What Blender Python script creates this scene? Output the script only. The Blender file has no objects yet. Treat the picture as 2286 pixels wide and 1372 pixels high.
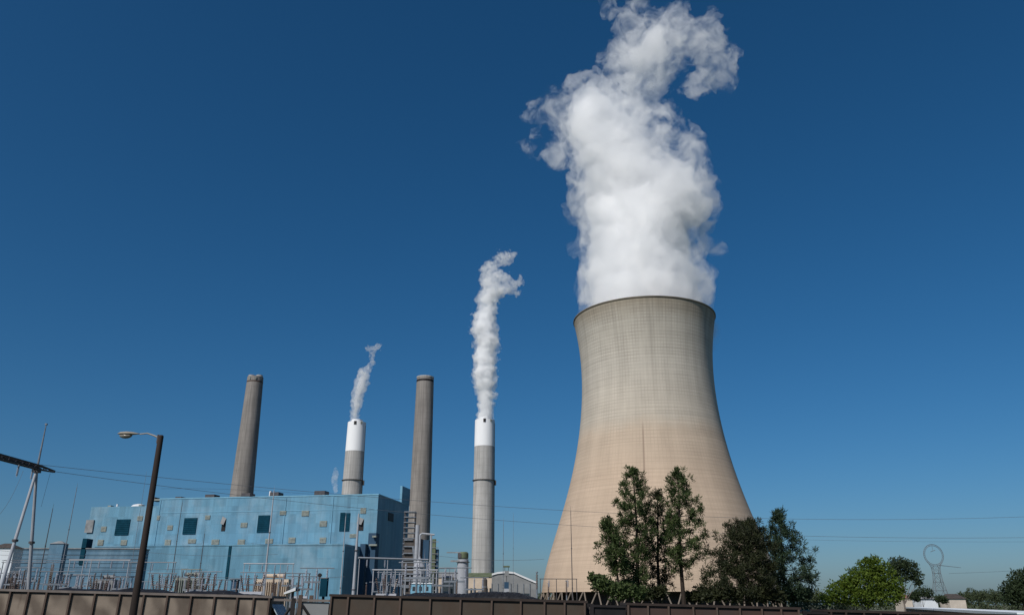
import bpy, math, random
import numpy as np
from mathutils import Vector, Matrix

# ------------------------------------------------------------------ scene, camera, sky, sun
scene = bpy.context.scene
COL = scene.collection
R = math.radians
PITCH, ROLL, FPX, PW, PH = 20.3, 0.2, 1782.0, 2286, 1372
CAM = np.array([0.0, 0.0, 4.6])
SUN_AZ, SUN_EL = 214.0, 42.0           # azimuth clockwise from +Y

_t, _r = R(PITCH), R(ROLL)
_f = np.array([0, math.cos(_t), math.sin(_t)])
_u = np.array([0, -math.sin(_t), math.cos(_t)])
_x = np.array([1.0, 0, 0])
CX = _x * math.cos(_r) + _u * math.sin(_r)
CU = _u * math.cos(_r) - _x * math.sin(_r)
CF = _f
cd = bpy.data.cameras.new("camera")
cam = bpy.data.objects.new("camera", cd)
COL.objects.link(cam)
cd.sensor_width = 36.0
cd.lens = FPX / PW * 36.0
cd.clip_start = 0.5
cd.clip_end = 30000
M = Matrix(((CX[0], CU[0], -CF[0], CAM[0]), (CX[1], CU[1], -CF[1], CAM[1]), (CX[2], CU[2], -CF[2], CAM[2]), (0, 0, 0, 1)))
cam.matrix_world = M
scene.camera = cam

world = bpy.data.worlds.new("World")
scene.world = world
world.use_nodes = True
wn = world.node_tree
bg = wn.nodes["Background"]
sky = wn.nodes.new("ShaderNodeTexSky")
sky.sky_type = 'NISHITA'
sky.sun_disc = False
sky.sun_elevation = R(SUN_EL)
sky.sun_rotation = R(SUN_AZ)
sky.altitude = 0
sky.air_density = 0.95
sky.dust_density = 1.0
sky.ozone_density = 10.0
hs = wn.nodes.new("ShaderNodeHueSaturation")
hs.inputs['Saturation'].default_value = 1.15
hs.inputs['Hue'].default_value = 0.492
wn.links.new(sky.outputs[0], hs.inputs['Color'])
wn.links.new(hs.outputs[0], bg.inputs[0])
bg.inputs[1].default_value = 0.067

sl = bpy.data.lights.new("sun", 'SUN')
sun = bpy.data.objects.new("sun", sl)
COL.objects.link(sun)
sl.energy = 4.1
sl.angle = R(0.5)
sl.color = (1.0, 0.95, 0.87)
_sd = Vector((math.sin(R(SUN_AZ)) * math.cos(R(SUN_EL)), math.cos(R(SUN_AZ)) * math.cos(R(SUN_EL)), math.sin(R(SUN_EL))))
sun.rotation_euler = _sd.to_track_quat('Z', 'Y').to_euler()
sun.location = (-60, -60, 90)

scene.view_settings.view_transform = 'Standard'
scene.view_settings.look = 'None'
scene.view_settings.exposure = 0.0
scene.view_settings.gamma = 1.0
cy = scene.cycles
cy.use_denoising = True
cy.max_bounces = 32
cy.volume_bounces = 28

cy.diffuse_bounces = 3
cy.transparent_max_bounces = 96
cy.volume_step_rate = 1.0
cy.sample_clamp_indirect = 6.0

# ------------------------------------------------------------------ pixel helpers
def ray(px, py):
    return CX * (px - PW / 2) / FPX - CU * (py - PH / 2) / FPX + CF

def at(px, py, Y):
    d = ray(px, py)
    return CAM + d * (Y / d[1])

def mpp(p):                                  # metres per photo pixel at a point
    return float((np.array(p) - CAM) @ CF) / FPX

def atz(px, Y, z):                           # point at column px, depth Y, height z
    k = (px - PW / 2) / FPX
    # X*(CX0-k CF0) + Y*(CX1-k CF1) + dz*(CX2-k CF2) = 0
    dz = z - CAM[2]
    X = -(Y * (CX[1] - k * CF[1]) + dz * (CX[2] - k * CF[2])) / (CX[0] - k * CF[0])
    return np.array([X, Y, z])

# ------------------------------------------------------------------ mesh helpers
class MB:
    def __init__(s):
        s.v, s.f = [], []
    def add(s, vs, fs):
        n = len(s.v)
        s.v += [tuple(float(c) for c in p) for p in vs]
        s.f += [tuple(i + n for i in f) for f in fs]
        return s
    def box(s, c, d, rz=0.0):
        x, y, z = d[0] / 2, d[1] / 2, d[2] / 2
        ca, sa = math.cos(rz), math.sin(rz)
        vs = []
        for (a, b, e) in ((-x, -y, -z), (x, -y, -z), (x, y, -z), (-x, y, -z), (-x, -y, z), (x, -y, z), (x, y, z), (-x, y, z)):
            vs.append((c[0] + a * ca - b * sa, c[1] + a * sa + b * ca, c[2] + e))
        return s.add(vs, [(0, 3, 2, 1), (4, 5, 6, 7), (0, 1, 5, 4), (1, 2, 6, 5), (2, 3, 7, 6), (3, 0, 4, 7)])
    def span(s, a, b):                       # box between two corners
        return s.box([(a[i] + b[i]) / 2 for i in range(3)], [abs(b[i] - a[i]) for i in range(3)])
    def tube(s, p, q, r0, r1=None, n=8):
        r1 = r0 if r1 is None else r1
        p, q = np.array(p, float), np.array(q, float)
        d = q - p
        L = np.linalg.norm(d)
        if L < 1e-9:
            return s
        d /= L
        a = np.cross(d, [0, 0, 1.0]) if abs(d[2]) < .9 else np.cross(d, [1.0, 0, 0])
        a /= np.linalg.norm(a)
        b = np.cross(d, a)
        vs = [p + r0 * (a * math.cos(t) + b * math.sin(t)) for t in np.linspace(0, 2 * math.pi, n, endpoint=False)]
        vs += [q + r1 * (a * math.cos(t) + b * math.sin(t)) for t in np.linspace(0, 2 * math.pi, n, endpoint=False)]
        fs = [(i, i + n, (i + 1) % n + n, (i + 1) % n) for i in range(n)]
        fs += [tuple(range(n)), tuple(range(2 * n - 1, n - 1, -1))]
        return s.add(vs, fs)
    def path(s, pts, rs, n=6):
        pts = [np.array(p, float) for p in pts]
        if not hasattr(rs, '__len__'):
            rs = [rs] * len(pts)
        vs, fs = [], []
        for i, p in enumerate(pts):
            d = pts[min(i + 1, len(pts) - 1)] - pts[max(i - 1, 0)]
            d = d / (np.linalg.norm(d) + 1e-12)
            a = np.cross(d, [0, 0, 1.0]) if abs(d[2]) < .95 else np.cross(d, [0, 1.0, 0])
            a /= np.linalg.norm(a)
            b = np.cross(d, a)
            vs += [p + rs[i] * (a * math.cos(t) + b * math.sin(t)) for t in np.linspace(0, 2 * math.pi, n, endpoint=False)]
        for i in range(len(pts) - 1):
            fs += [(i * n + j, (i + 1) * n + j, (i + 1) * n + (j + 1) % n, i * n + (j + 1) % n) for j in range(n)]
        fs += [tuple(range(n)), tuple(range(len(vs) - 1, len(vs) - n - 1, -1))]
        return s.add(vs, fs)
    def lathe(s, prof, n=24, c=(0, 0, 0), cap=True):
        vs, fs = [], []
        for (r, z) in prof:
            vs += [(c[0] + r * math.cos(2 * math.pi * j / n), c[1] + r * math.sin(2 * math.pi * j / n), c[2] + z) for j in range(n)]
        for i in range(len(prof) - 1):
            fs += [(i * n + j, i * n + (j + 1) % n, (i + 1) * n + (j + 1) % n, (i + 1) * n + j) for j in range(n)]
        if cap:
            fs += [tuple(range(n - 1, -1, -1)), tuple(range(len(vs) - n, len(vs)))]
        return s.add(vs, fs)
    def mesh(s, name, m, smooth=False):
        me = bpy.data.meshes.new(name)
        me.from_pydata(s.v, [], s.f)
        if smooth:
            me.polygons.foreach_set("use_smooth", [True] * len(me.polygons))
        me.materials.append(m)
        me.update()
        return me
    def build(s, name, m, parent=None, smooth=False, loc=None, label=None):
        o = bpy.data.objects.new(name, s.mesh(name, m, smooth))
        COL.objects.link(o)
        if parent is not None:
            o.parent = parent
        if loc is not None:
            o.location = [float(c) for c in loc]
        if label:
            o["label"] = label
        return o

def tag(o, label, cat, group=None, kind=None):
    if label:
        o["label"] = label
    if cat:
        o["category"] = cat
    if group:
        o["group"] = group
    if kind:
        o["kind"] = kind
    return o

def thing(name, label, cat, loc, rz=0.0, group=None):
    o = bpy.data.objects.new(name, None)
    COL.objects.link(o)
    o.location = [float(c) for c in loc]
    o.rotation_euler = (0, 0, rz)
    o.empty_display_size = 1
    return tag(o, label, cat, group)

def structure(o):
    o["kind"] = "structure"
    return o

def copy_tree(o, parent=None):
    c = o.copy()
    COL.objects.link(c)
    if parent is not None:
        c.parent = parent
    for ch in o.children:
        copy_tree(ch, c)
    return c

# ------------------------------------------------------------------ materials
class NT:
    def __init__(s, name):
        s.m = bpy.data.materials.new(name)
        s.m.use_nodes = True
        s.t = s.m.node_tree
        s.b = s.t.nodes["Principled BSDF"]
        s.out = s.t.nodes["Material Output"]
    def n(s, typ, **kw):
        nd = s.t.nodes.new(typ)
        for k, v in kw.items():
            setattr(nd, k, v)
        return nd
    def link(s, a, b):
        s.t.links.new(a, b)
    def coord(s, scale=(1, 1, 1), kind='Object'):
        tc = s.n("ShaderNodeTexCoord")
        mp = s.n("ShaderNodeMapping")
        mp.inputs['Scale'].default_value = scale
        s.link(tc.outputs[kind], mp.inputs['Vector'])
        return mp.outputs[0]
    def noise(s, vec, scale, detail=4, rough=.55):
        nd = s.n("ShaderNodeTexNoise")
        nd.inputs['Scale'].default_value = scale
        nd.inputs['Detail'].default_value = detail
        nd.inputs['Roughness'].default_value = rough
        s.link(vec, nd.inputs['Vector'])
        return nd.outputs['Fac']
    def ramp(s, fac, stops):
        nd = s.n("ShaderNodeValToRGB")
        e = nd.color_ramp.elements
        while len(e) < len(stops):
            e.new(.5)
        for i, (p, c) in enumerate(stops):
            e[i].position = p
            e[i].color = (c[0], c[1], c[2], 1) if hasattr(c, '__len__') else (c, c, c, 1)
        s.link(fac, nd.inputs[0])
        return nd.outputs[0]
    def mix(s, fac, a, b, blend='MIX'):
        nd = s.n("ShaderNodeMix", data_type='RGBA', blend_type=blend)
        for sock, val in ((nd.inputs[0], fac), (nd.inputs[6], a), (nd.inputs[7], b)):
            if isinstance(val, (int, float)):
                sock.default_value = val
            elif isinstance(val, tuple):
                sock.default_value = (*val, 1)
            else:
                s.link(val, sock)
        return nd.outputs[2]
    def math(s, op, a, b=0.0, c=None):
        nd = s.n("ShaderNodeMath", operation=op)
        for i, val in enumerate((a, b) if c is None else (a, b, c)):
            if isinstance(val, (int, float)):
                nd.inputs[i].default_value = val
            else:
                s.link(val, nd.inputs[i])
        return nd.outputs[0]
    def base(s, col, rough=.8, metal=0.0, spec=.3):
        if isinstance(col, tuple):
            s.b.inputs['Base Color'].default_value = (*col, 1)
        else:
            s.link(col, s.b.inputs['Base Color'])
        s.b.inputs['Roughness'].default_value = rough
        s.b.inputs['Metallic'].default_value = metal
        s.b.inputs['Specular IOR Level'].default_value = spec
        return s.m
    def bump(s, h, strength=.3, dist=.1):
        nd = s.n("ShaderNodeBump")
        nd.inputs['Strength'].default_value = strength
        nd.inputs['Distance'].default_value = dist
        s.link(h, nd.inputs['Height'])
        s.link(nd.outputs[0], s.b.inputs['Normal'])

def pmat(name, c, var=.25, scale=.5, stretch=(1, 1, 1), rough=.75, metal=0.0, spec=.3):
    t = NT(name)
    v = t.coord(stretch)
    f = t.noise(v, scale, 5, .6)
    lo = tuple(x * (1 - var) for x in c)
    hi = tuple(min(.9, x * (1 + var)) for x in c)
    return t.base(t.ramp(f, [(.3, lo), (.7, hi)]), rough, metal, spec)

MT = {}
MT['galv'] = pmat("galvanised_steel", (.15, .17, .20), .4, .6, rough=.5)
MT['white_steel'] = pmat("white_painted_steel", (.31, .325, .36), .12, .4, rough=.5)
MT['dark_steel'] = pmat("dark_weathered_steel", (.07, .065, .07), .3, .8)
MT['insulator'] = pmat("grey_porcelain", (.30, .31, .36), .2, 1.0, rough=.35)
MT['brown_porcelain'] = pmat("brown_porcelain", (.10, .07, .06), .2, 1.0, rough=.35)
MT['pole_wood'] = pmat("creosoted_wood", (.030, .021, .018), .45, 1.2, (3, 3, .25), .85)
MT['lamp_metal'] = pmat("dull_aluminium", (.26, .23, .19), .2, 2.0, rough=.5)
MT['lens'] = pmat("lamp_glass", (.20, .19, .17), .1, 2.0, rough=.2)
MT['wire'] = pmat("weathered_cable", (.10, .11, .13), .2, .3)
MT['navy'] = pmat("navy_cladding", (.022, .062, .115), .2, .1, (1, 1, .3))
MT['teal_dark'] = pmat("dark_teal_louvre", (.006, .040, .065), .25, .3, rough=.95, spec=.05)
MT['pylon'] = pmat("dull_pylon_steel", (.11, .12, .135), .2, .3)
MT['beige_vent'] = pmat("beige_vent_metal", (.205, .225, .205), .3, .9)
MT['beige_wall'] = pmat("cream_cladding", (.52, .43, .34), .15, .15)
MT['grey_roof'] = pmat("pale_roof_sheet", (.62, .66, .70), .1, .2)
MT['white_roof'] = pmat("white_roof_sheet", (.60, .61, .63), .06, .2)
MT['grey_wall'] = pmat("grey_wall", (.20, .205, .21), .2, .2)
MT['duct'] = pmat("grey_duct_steel", (.20, .21, .22), .35, .3)
MT['duct_dark'] = pmat("dark_duct_steel", (.075, .065, .06), .35, .3)
MT['olive'] = pmat("olive_painted_steel", (.10, .12, .07), .3, .4)
MT['silo'] = pmat("silo_steel", (.31, .32, .35), .12, .3, rough=.5)
MT['light_blue'] = pmat("light_blue_cladding", (.16, .34, .46), .15, .2)
MT['coal'] = pmat("coal", (.012, .012, .014), .5, 3.0, rough=.6)
MT['black_paint'] = pmat("black_painted_steel", (.012, .010, .011), .5, 1.0, rough=.6)
MT['rail_pale'] = pmat("weathered_top_chord", (.135, .115, .105), .3, 1.0)
MT['rib'] = pmat("brown_rib_steel", (.072, .050, .040), .3, 1.0)
MT['rib_dark'] = pmat("dark_rib_steel", (.030, .021, .018), .3, 1.0)
MT['end_sheet'] = pmat("pale_blue_grey_sheet", (.30, .37, .42), .25, .8)
MT['bark'] = pmat("pine_bark", (.030, .022, .018), .4, 2.0, (2, 2, .4), .9)
MT['bark_pale'] = pmat("grey_bark", (.13, .11, .095), .35, 2.0, (2, 2, .4), .9)
MT['roof_dark'] = pmat("dark_shingle", (.06, .05, .045), .3, 1.0)
MT['house_wall'] = pmat("house_cream", (.50, .44, .38), .15, .5)
MT['house_brick'] = pmat("house_brick", (.22, .10, .07), .2, .8)
MT['glass'] = pmat("dark_window_glass", (.03, .04, .05), .2, .3, rough=.12, spec=.5)
MT['wheel'] = pmat("wheel_steel", (.05, .04, .035), .3, 1.0)

def concrete(name, c, var=.12, streak=.25):
    t = NT(name)
    v = t.coord((1, 1, .05))
    s1 = t.noise(v, .35, 5, .65)
    v2 = t.coord((1, 1, 1))
    s2 = t.noise(v2, .05, 4)
    col = t.ramp(s2, [(.3, tuple(x * (1 - var) for x in c)), (.7, tuple(x * (1 + var) for x in c))])
    col = t.mix(1.0, col, t.ramp(s1, [(.3, 1 - streak), (.62, 1.0)]), 'MULTIPLY')
    tc = t.n("ShaderNodeTexCoord")
    sp = t.n("ShaderNodeSeparateXYZ")
    t.link(tc.outputs['Object'], sp.inputs[0])
    soot = t.ramp(t.noise(t.coord((1, 1, .02)), .55, 4, .7), [(.42, .62), (.6, 1.0)])
    col = t.mix(.55, col, t.mix(1.0, col, soot, 'MULTIPLY'))
    lift = t.math('FRACT', t.math('DIVIDE', sp.outputs[2], 9.0))
    line = t.math('LESS_THAN', lift, .09)
    col = t.mix(t.math('MULTIPLY', line, .22), col, tuple(x * .45 for x in c))
    return t.base(col, .9)
MT['stack_brown'] = concrete("weathered_brown_concrete", (.255, .236, .222))
MT['stack_grey'] = concrete("pale_grey_concrete", (.43, .42, .41), .1, .2)
MT['stack_white'] = pmat("white_band_paint", (.74, .75, .77), .04, .1, (1, 1, .2))

def tower_mat():
    t = NT("cooling_tower_concrete")
    tc = t.n("ShaderNodeTexCoord")
    sp = t.n("ShaderNodeSeparateXYZ")
    t.link(tc.outputs['Object'], sp.inputs[0])
    ang = t.math('ARCTAN2', sp.outputs[1], sp.outputs[0])
    cmb = t.n("ShaderNodeCombineXYZ")
    t.link(t.math('MULTIPLY', ang, 42.0), cmb.inputs[0])
    t.link(sp.outputs[2], cmb.inputs[2])
    uv = cmb.outputs[0]
    def mp(scale):
        nd = t.n("ShaderNodeMapping")
        nd.inputs['Scale'].default_value = scale
        t.link(uv, nd.inputs['Vector'])
        return nd.outputs[0]
    z = t.math('DIVIDE', sp.outputs[2], 168.0)
    # construction lifts differ a little: noise that depends on height only, plus blotches
    lift = t.noise(mp((.012, 1, .75)), 1.0, 2)
    blot = t.noise(mp((1, 1, 1)), .06, 5, .6)
    edge = t.math('ADD', z, t.math('MULTIPLY', t.math('SUBTRACT', blot, .5), .07))
    hue = t.ramp(edge, [(.0, (.455, .35, .262)), (.40, (.465, .36, .272)), (.545, (.458, .37, .288)), (.60, (.455, .405, .34)), (.78, (.46, .425, .37)), (.93, (.435, .405, .35)), (.985, (.33, .29, .23))])
    col = t.mix(1.0, hue, t.ramp(lift, [(.32, .92), (.68, 1.05)]), 'MULTIPLY')
    # vertical stains, stronger toward the top
    st = t.noise(mp((1, 1, .035)), .32, 5, .7)
    stf = t.ramp(st, [(.36, .55), (.55, 1.0)])
    topw = t.ramp(z, [(.55, .04), (.72, .2), (.96, .42)])
    col = t.mix(topw, col, t.mix(1.0, col, stf, 'MULTIPLY'))
    col = t.mix(.35, col, t.mix(1.0, col, t.ramp(t.noise(mp((1, 1, .25)), .12, 4, .6), [(.35, .72), (.65, 1.1)]), 'MULTIPLY'))
    # formwork joints
    hz = t.math('LESS_THAN', t.math('FRACT', t.math('DIVIDE', sp.outputs[2], 1.9)), .2)
    vt = t.math('LESS_THAN', t.math('FRACT', t.math('MULTIPLY', ang, 144 / 6.2832)), .13)
    j = t.math('MAXIMUM', hz, vt)
    jw = t.ramp(z, [(.2, .12), (.6, .26), (.95, .42)])
    jn = t.ramp(t.noise(mp((1, 1, 1)), .09, 3), [(.35, .3), (.65, 1.0)])
    col = t.mix(t.math('MULTIPLY', j, t.math('MULTIPLY', jw, jn)), col, (.12, .10, .085))
    # one dark weather seam running down the middle of the visible face
    d = t.math('ABSOLUTE', t.math('SUBTRACT', ang, -1.83))
    seam = t.math('MULTIPLY', t.ramp(d, [(.004, 1.0), (.016, 0.0)]), t.ramp(z, [(.05, 0.0), (.12, .55), (.54, .55), (.58, 0.0)]))
    col = t.mix(seam, col, (.17, .12, .095))
    return t.base(col, .92, spec=.2)
MT['tower'] = tower_mat()
MT['tower_rim'] = pmat("stained_rim_concrete", (.15, .13, .10), .35, .15)
MT['column'] = pmat("column_concrete", (.17, .14, .115), .15, .4)
MT['fill'] = pmat("dark_tower_fill", (.03, .026, .024), .4, .3)

def cladding(name, c, var):
    t = NT(name)
    v = t.coord((1, 0, 1))
    nd = t.n("ShaderNodeMapping")
    nd.inputs['Rotation'].default_value = (R(90), 0, 0)
    t.link(v, nd.inputs['Vector'])
    br = t.n("ShaderNodeTexBrick", offset=.0, squash=1.0)
    br.inputs['Scale'].default_value = 1.0
    br.inputs['Brick Width'].default_value = 4.4
    br.inputs['Row Height'].default_value = 5.6
    br.inputs['Mortar Size'].default_value = .09
    br.inputs['Bias'].default_value = .0
    br.inputs['Color1'].default_value = (*[x * (1 - var) for x in c], 1)
    br.inputs['Color2'].default_value = (*[x * (1 + var) for x in c], 1)
    br.inputs['Mortar'].default_value = (*[x * .90 for x in c], 1)
    t.link(nd.outputs[0], br.inputs['Vector'])
    n1 = t.noise(t.coord((1, 1, .25)), .07, 5, .6)
    col = t.mix(.8, br.outputs[0], t.mix(1.0, br.outputs[0], t.ramp(n1, [(.3, (.80, .86, .90)), (.7, (1.16, 1.1, 1.06))]), 'MULTIPLY'))
    # chalky bleached patches
    n2 = t.noise(t.coord((1, 1, 1)), .045, 6, .65)
    col = t.mix(t.ramp(n2, [(.48, 0.0), (.70, .55)]), col, (.25, .36, .44))
    n3 = t.noise(t.coord((1, 1, .06)), .25, 4, .7)
    col = t.mix(1.0, col, t.ramp(n3, [(.34, .80), (.56, 1.0)]), 'MULTIPLY')
    return t.base(col, .6, spec=.3)
MT['blue_tall'] = cladding("blue_cladding_tall", (.110, .255, .362), .13)
MT['blue_low'] = cladding("blue_cladding_low", (.108, .252, .356), .12)
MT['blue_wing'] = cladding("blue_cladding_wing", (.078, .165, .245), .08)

def car_mat(name, c1, c2, stain, amount):
    t = NT(name)
    v = t.coord((1, 1, 1))
    w = t.n("ShaderNodeTexWave", wave_type='BANDS', bands_direction='DIAGONAL')
    w.inputs['Scale'].default_value = .25
    w.inputs['Distortion'].default_value = 9
    w.inputs['Detail'].default_value = 3
    w.inputs['Detail Scale'].default_value = 1.2
    t.link(v, w.inputs['Vector'])
    base = t.mix(t.noise(v, .8, 5, .65), c1, c2)
    base = t.mix(t.math('MULTIPLY', t.ramp(w.outputs['Fac'], [(.15, 0.0), (.95, 1.0)]), amount), base, stain)
    smudge = t.noise(t.coord((1, 1, .7)), .55, 3, .5)
    base = t.mix(t.ramp(smudge, [(.50, 0.0), (.66, .55 * amount)]), base, tuple(x * .35 for x in c1))
    rust = t.noise(t.coord((1, 1, .2)), 1.6, 4, .7)
    base = t.mix(t.ramp(rust, [(.55, 0.0), (.75, .5)]), base, (.05, .026, .016))
    t.bump(t.noise(v, 1.3, 3), .35, .05)
    return t.base(base, .75)
MT['car_tan'] = car_mat("faded_tan_car_side", (.075, .057, .045), (.155, .125, .10), (.25, .205, .165), .6)
MT['car_brown'] = car_mat("brown_car_side", (.048, .036, .027), (.066, .052, .041), (.055, .034, .022), .3)
MT['car_red'] = car_mat("red_brown_car_side", (.048, .028, .023), (.064, .040, .034), (.04, .03, .03), .3)
MT['car_black'] = car_mat("sooty_car_side", (.020, .016, .015), (.030, .024, .022), (.03, .02, .02), .3)

def leaf_mat(name, c, c2, trans=.3):
    t = NT(name)
    f = t.noise(t.coord((1, 1, 1)), .9, 3)
    g = t.n("ShaderNodeObjectInfo")
    col = t.ramp(f, [(.35, c), (.65, c2)])
    t.base(col, .65, spec=.25)
    tr = t.n("ShaderNodeBsdfTranslucent")
    t.link(col, tr.inputs[0])
    mx = t.n("ShaderNodeMixShader")
    mx.inputs[0].default_value = trans
    t.link(t.b.outputs[0], mx.inputs[1])
    t.link(tr.outputs[0], mx.inputs[2])
    t.link(mx.outputs[0], t.out.inputs['Surface'])
    return t.m
MT['needles'] = leaf_mat("pine_needles", (.034, .056, .018), (.074, .104, .034))
MT['needles_dark'] = leaf_mat("dark_pine_needles", (.020, .026, .012), (.040, .046, .018))
MT['needles_cool'] = leaf_mat("cool_pine_needles", (.024, .045, .026), (.040, .066, .034))
MT['leaf_bright'] = leaf_mat("spring_leaves", (.056, .100, .010), (.118, .165, .020), .4)
MT['leaf_dark'] = leaf_mat("dark_leaves", (.024, .040, .018), (.042, .062, .026))
MT['leaf_far'] = leaf_mat("far_leaves", (.05, .07, .035), (.075, .095, .045))

# ------------------------------------------------------------------ ground, railway embankment
def ground_mat():
    t = NT("grass_and_gravel")
    v = t.coord((1, 1, 1))
    a = t.noise(v, .02, 5, .6)
    b = t.noise(v, .8, 4, .7)
    g = t.ramp(b, [(.3, (.045, .060, .022)), (.7, (.095, .10, .042))])
    gr = t.ramp(b, [(.3, (.16, .145, .125)), (.7, (.26, .245, .22))])
    return t.base(t.mix(t.ramp(a, [(.52, 0.0), (.62, .8)]), g, gr), .95)
g = MB()
n = 40
xs = [math.copysign(abs(t) ** 2.2, t) * 9000 for t in np.linspace(-1, 1, n)]
ys = [-200 + (t ** 2.2) * 14000 for t in np.linspace(0, 1, n)]
g.add([(x, y, 0) for y in ys for x in xs], [(j * n + i, j * n + i + 1, (j + 1) * n + i + 1, (j + 1) * n + i) for j in range(n - 1) for i in range(n - 1)])
tag(g.build("ground", ground_mat()), "flat grass and gravel ground", None, kind="structure")

YT = 55.0                                   # railway distance
def ztop(px, dy=0.0):
    return at(px, 1313 + .0262 * px + dy, YT)
pA, pB = ztop(0), ztop(2286)
GRADE = (pB[2] - pA[2]) / (pB[0] - pA[0])
CARH = 3.45
def track_z(x):                              # rail head height
    return pA[2] + GRADE * (x - pA[0]) - CARH
tr = MB()
xs = np.linspace(-80, 80, 41)
sec = [(-5.5, None), (-2.2, -.45), (2.2, -.45), (5.5, None)]
vs, fs = [], []
for x in xs:
    for (yy, dz) in sec:
        vs.append((x, YT + yy, -.3 if dz is None else track_z(x) + dz))
for i in range(40):
    for j in range(3):
        a = i * 4 + j
        fs.append((a, a + 4, a + 5, a + 1))
tr.add(vs, fs)
ball = pmat("ballast", (.16, .15, .14), .5, 6.0, rough=.95)
bed = structure(tr.build("railway_track", ball))
for s in (-.75, .75):
    MB().path([(x, YT + s, track_z(x) - .1) for x in xs], .09, 6).build("rail", MT['wheel'], bed)
sm = MB()
for x in np.arange(-79, 79, .62):
    sm.box((x, YT, track_z(x) - .29), (.24, 2.6, .2))
sm.build("sleepers", MT['pole_wood'], bed)

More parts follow.
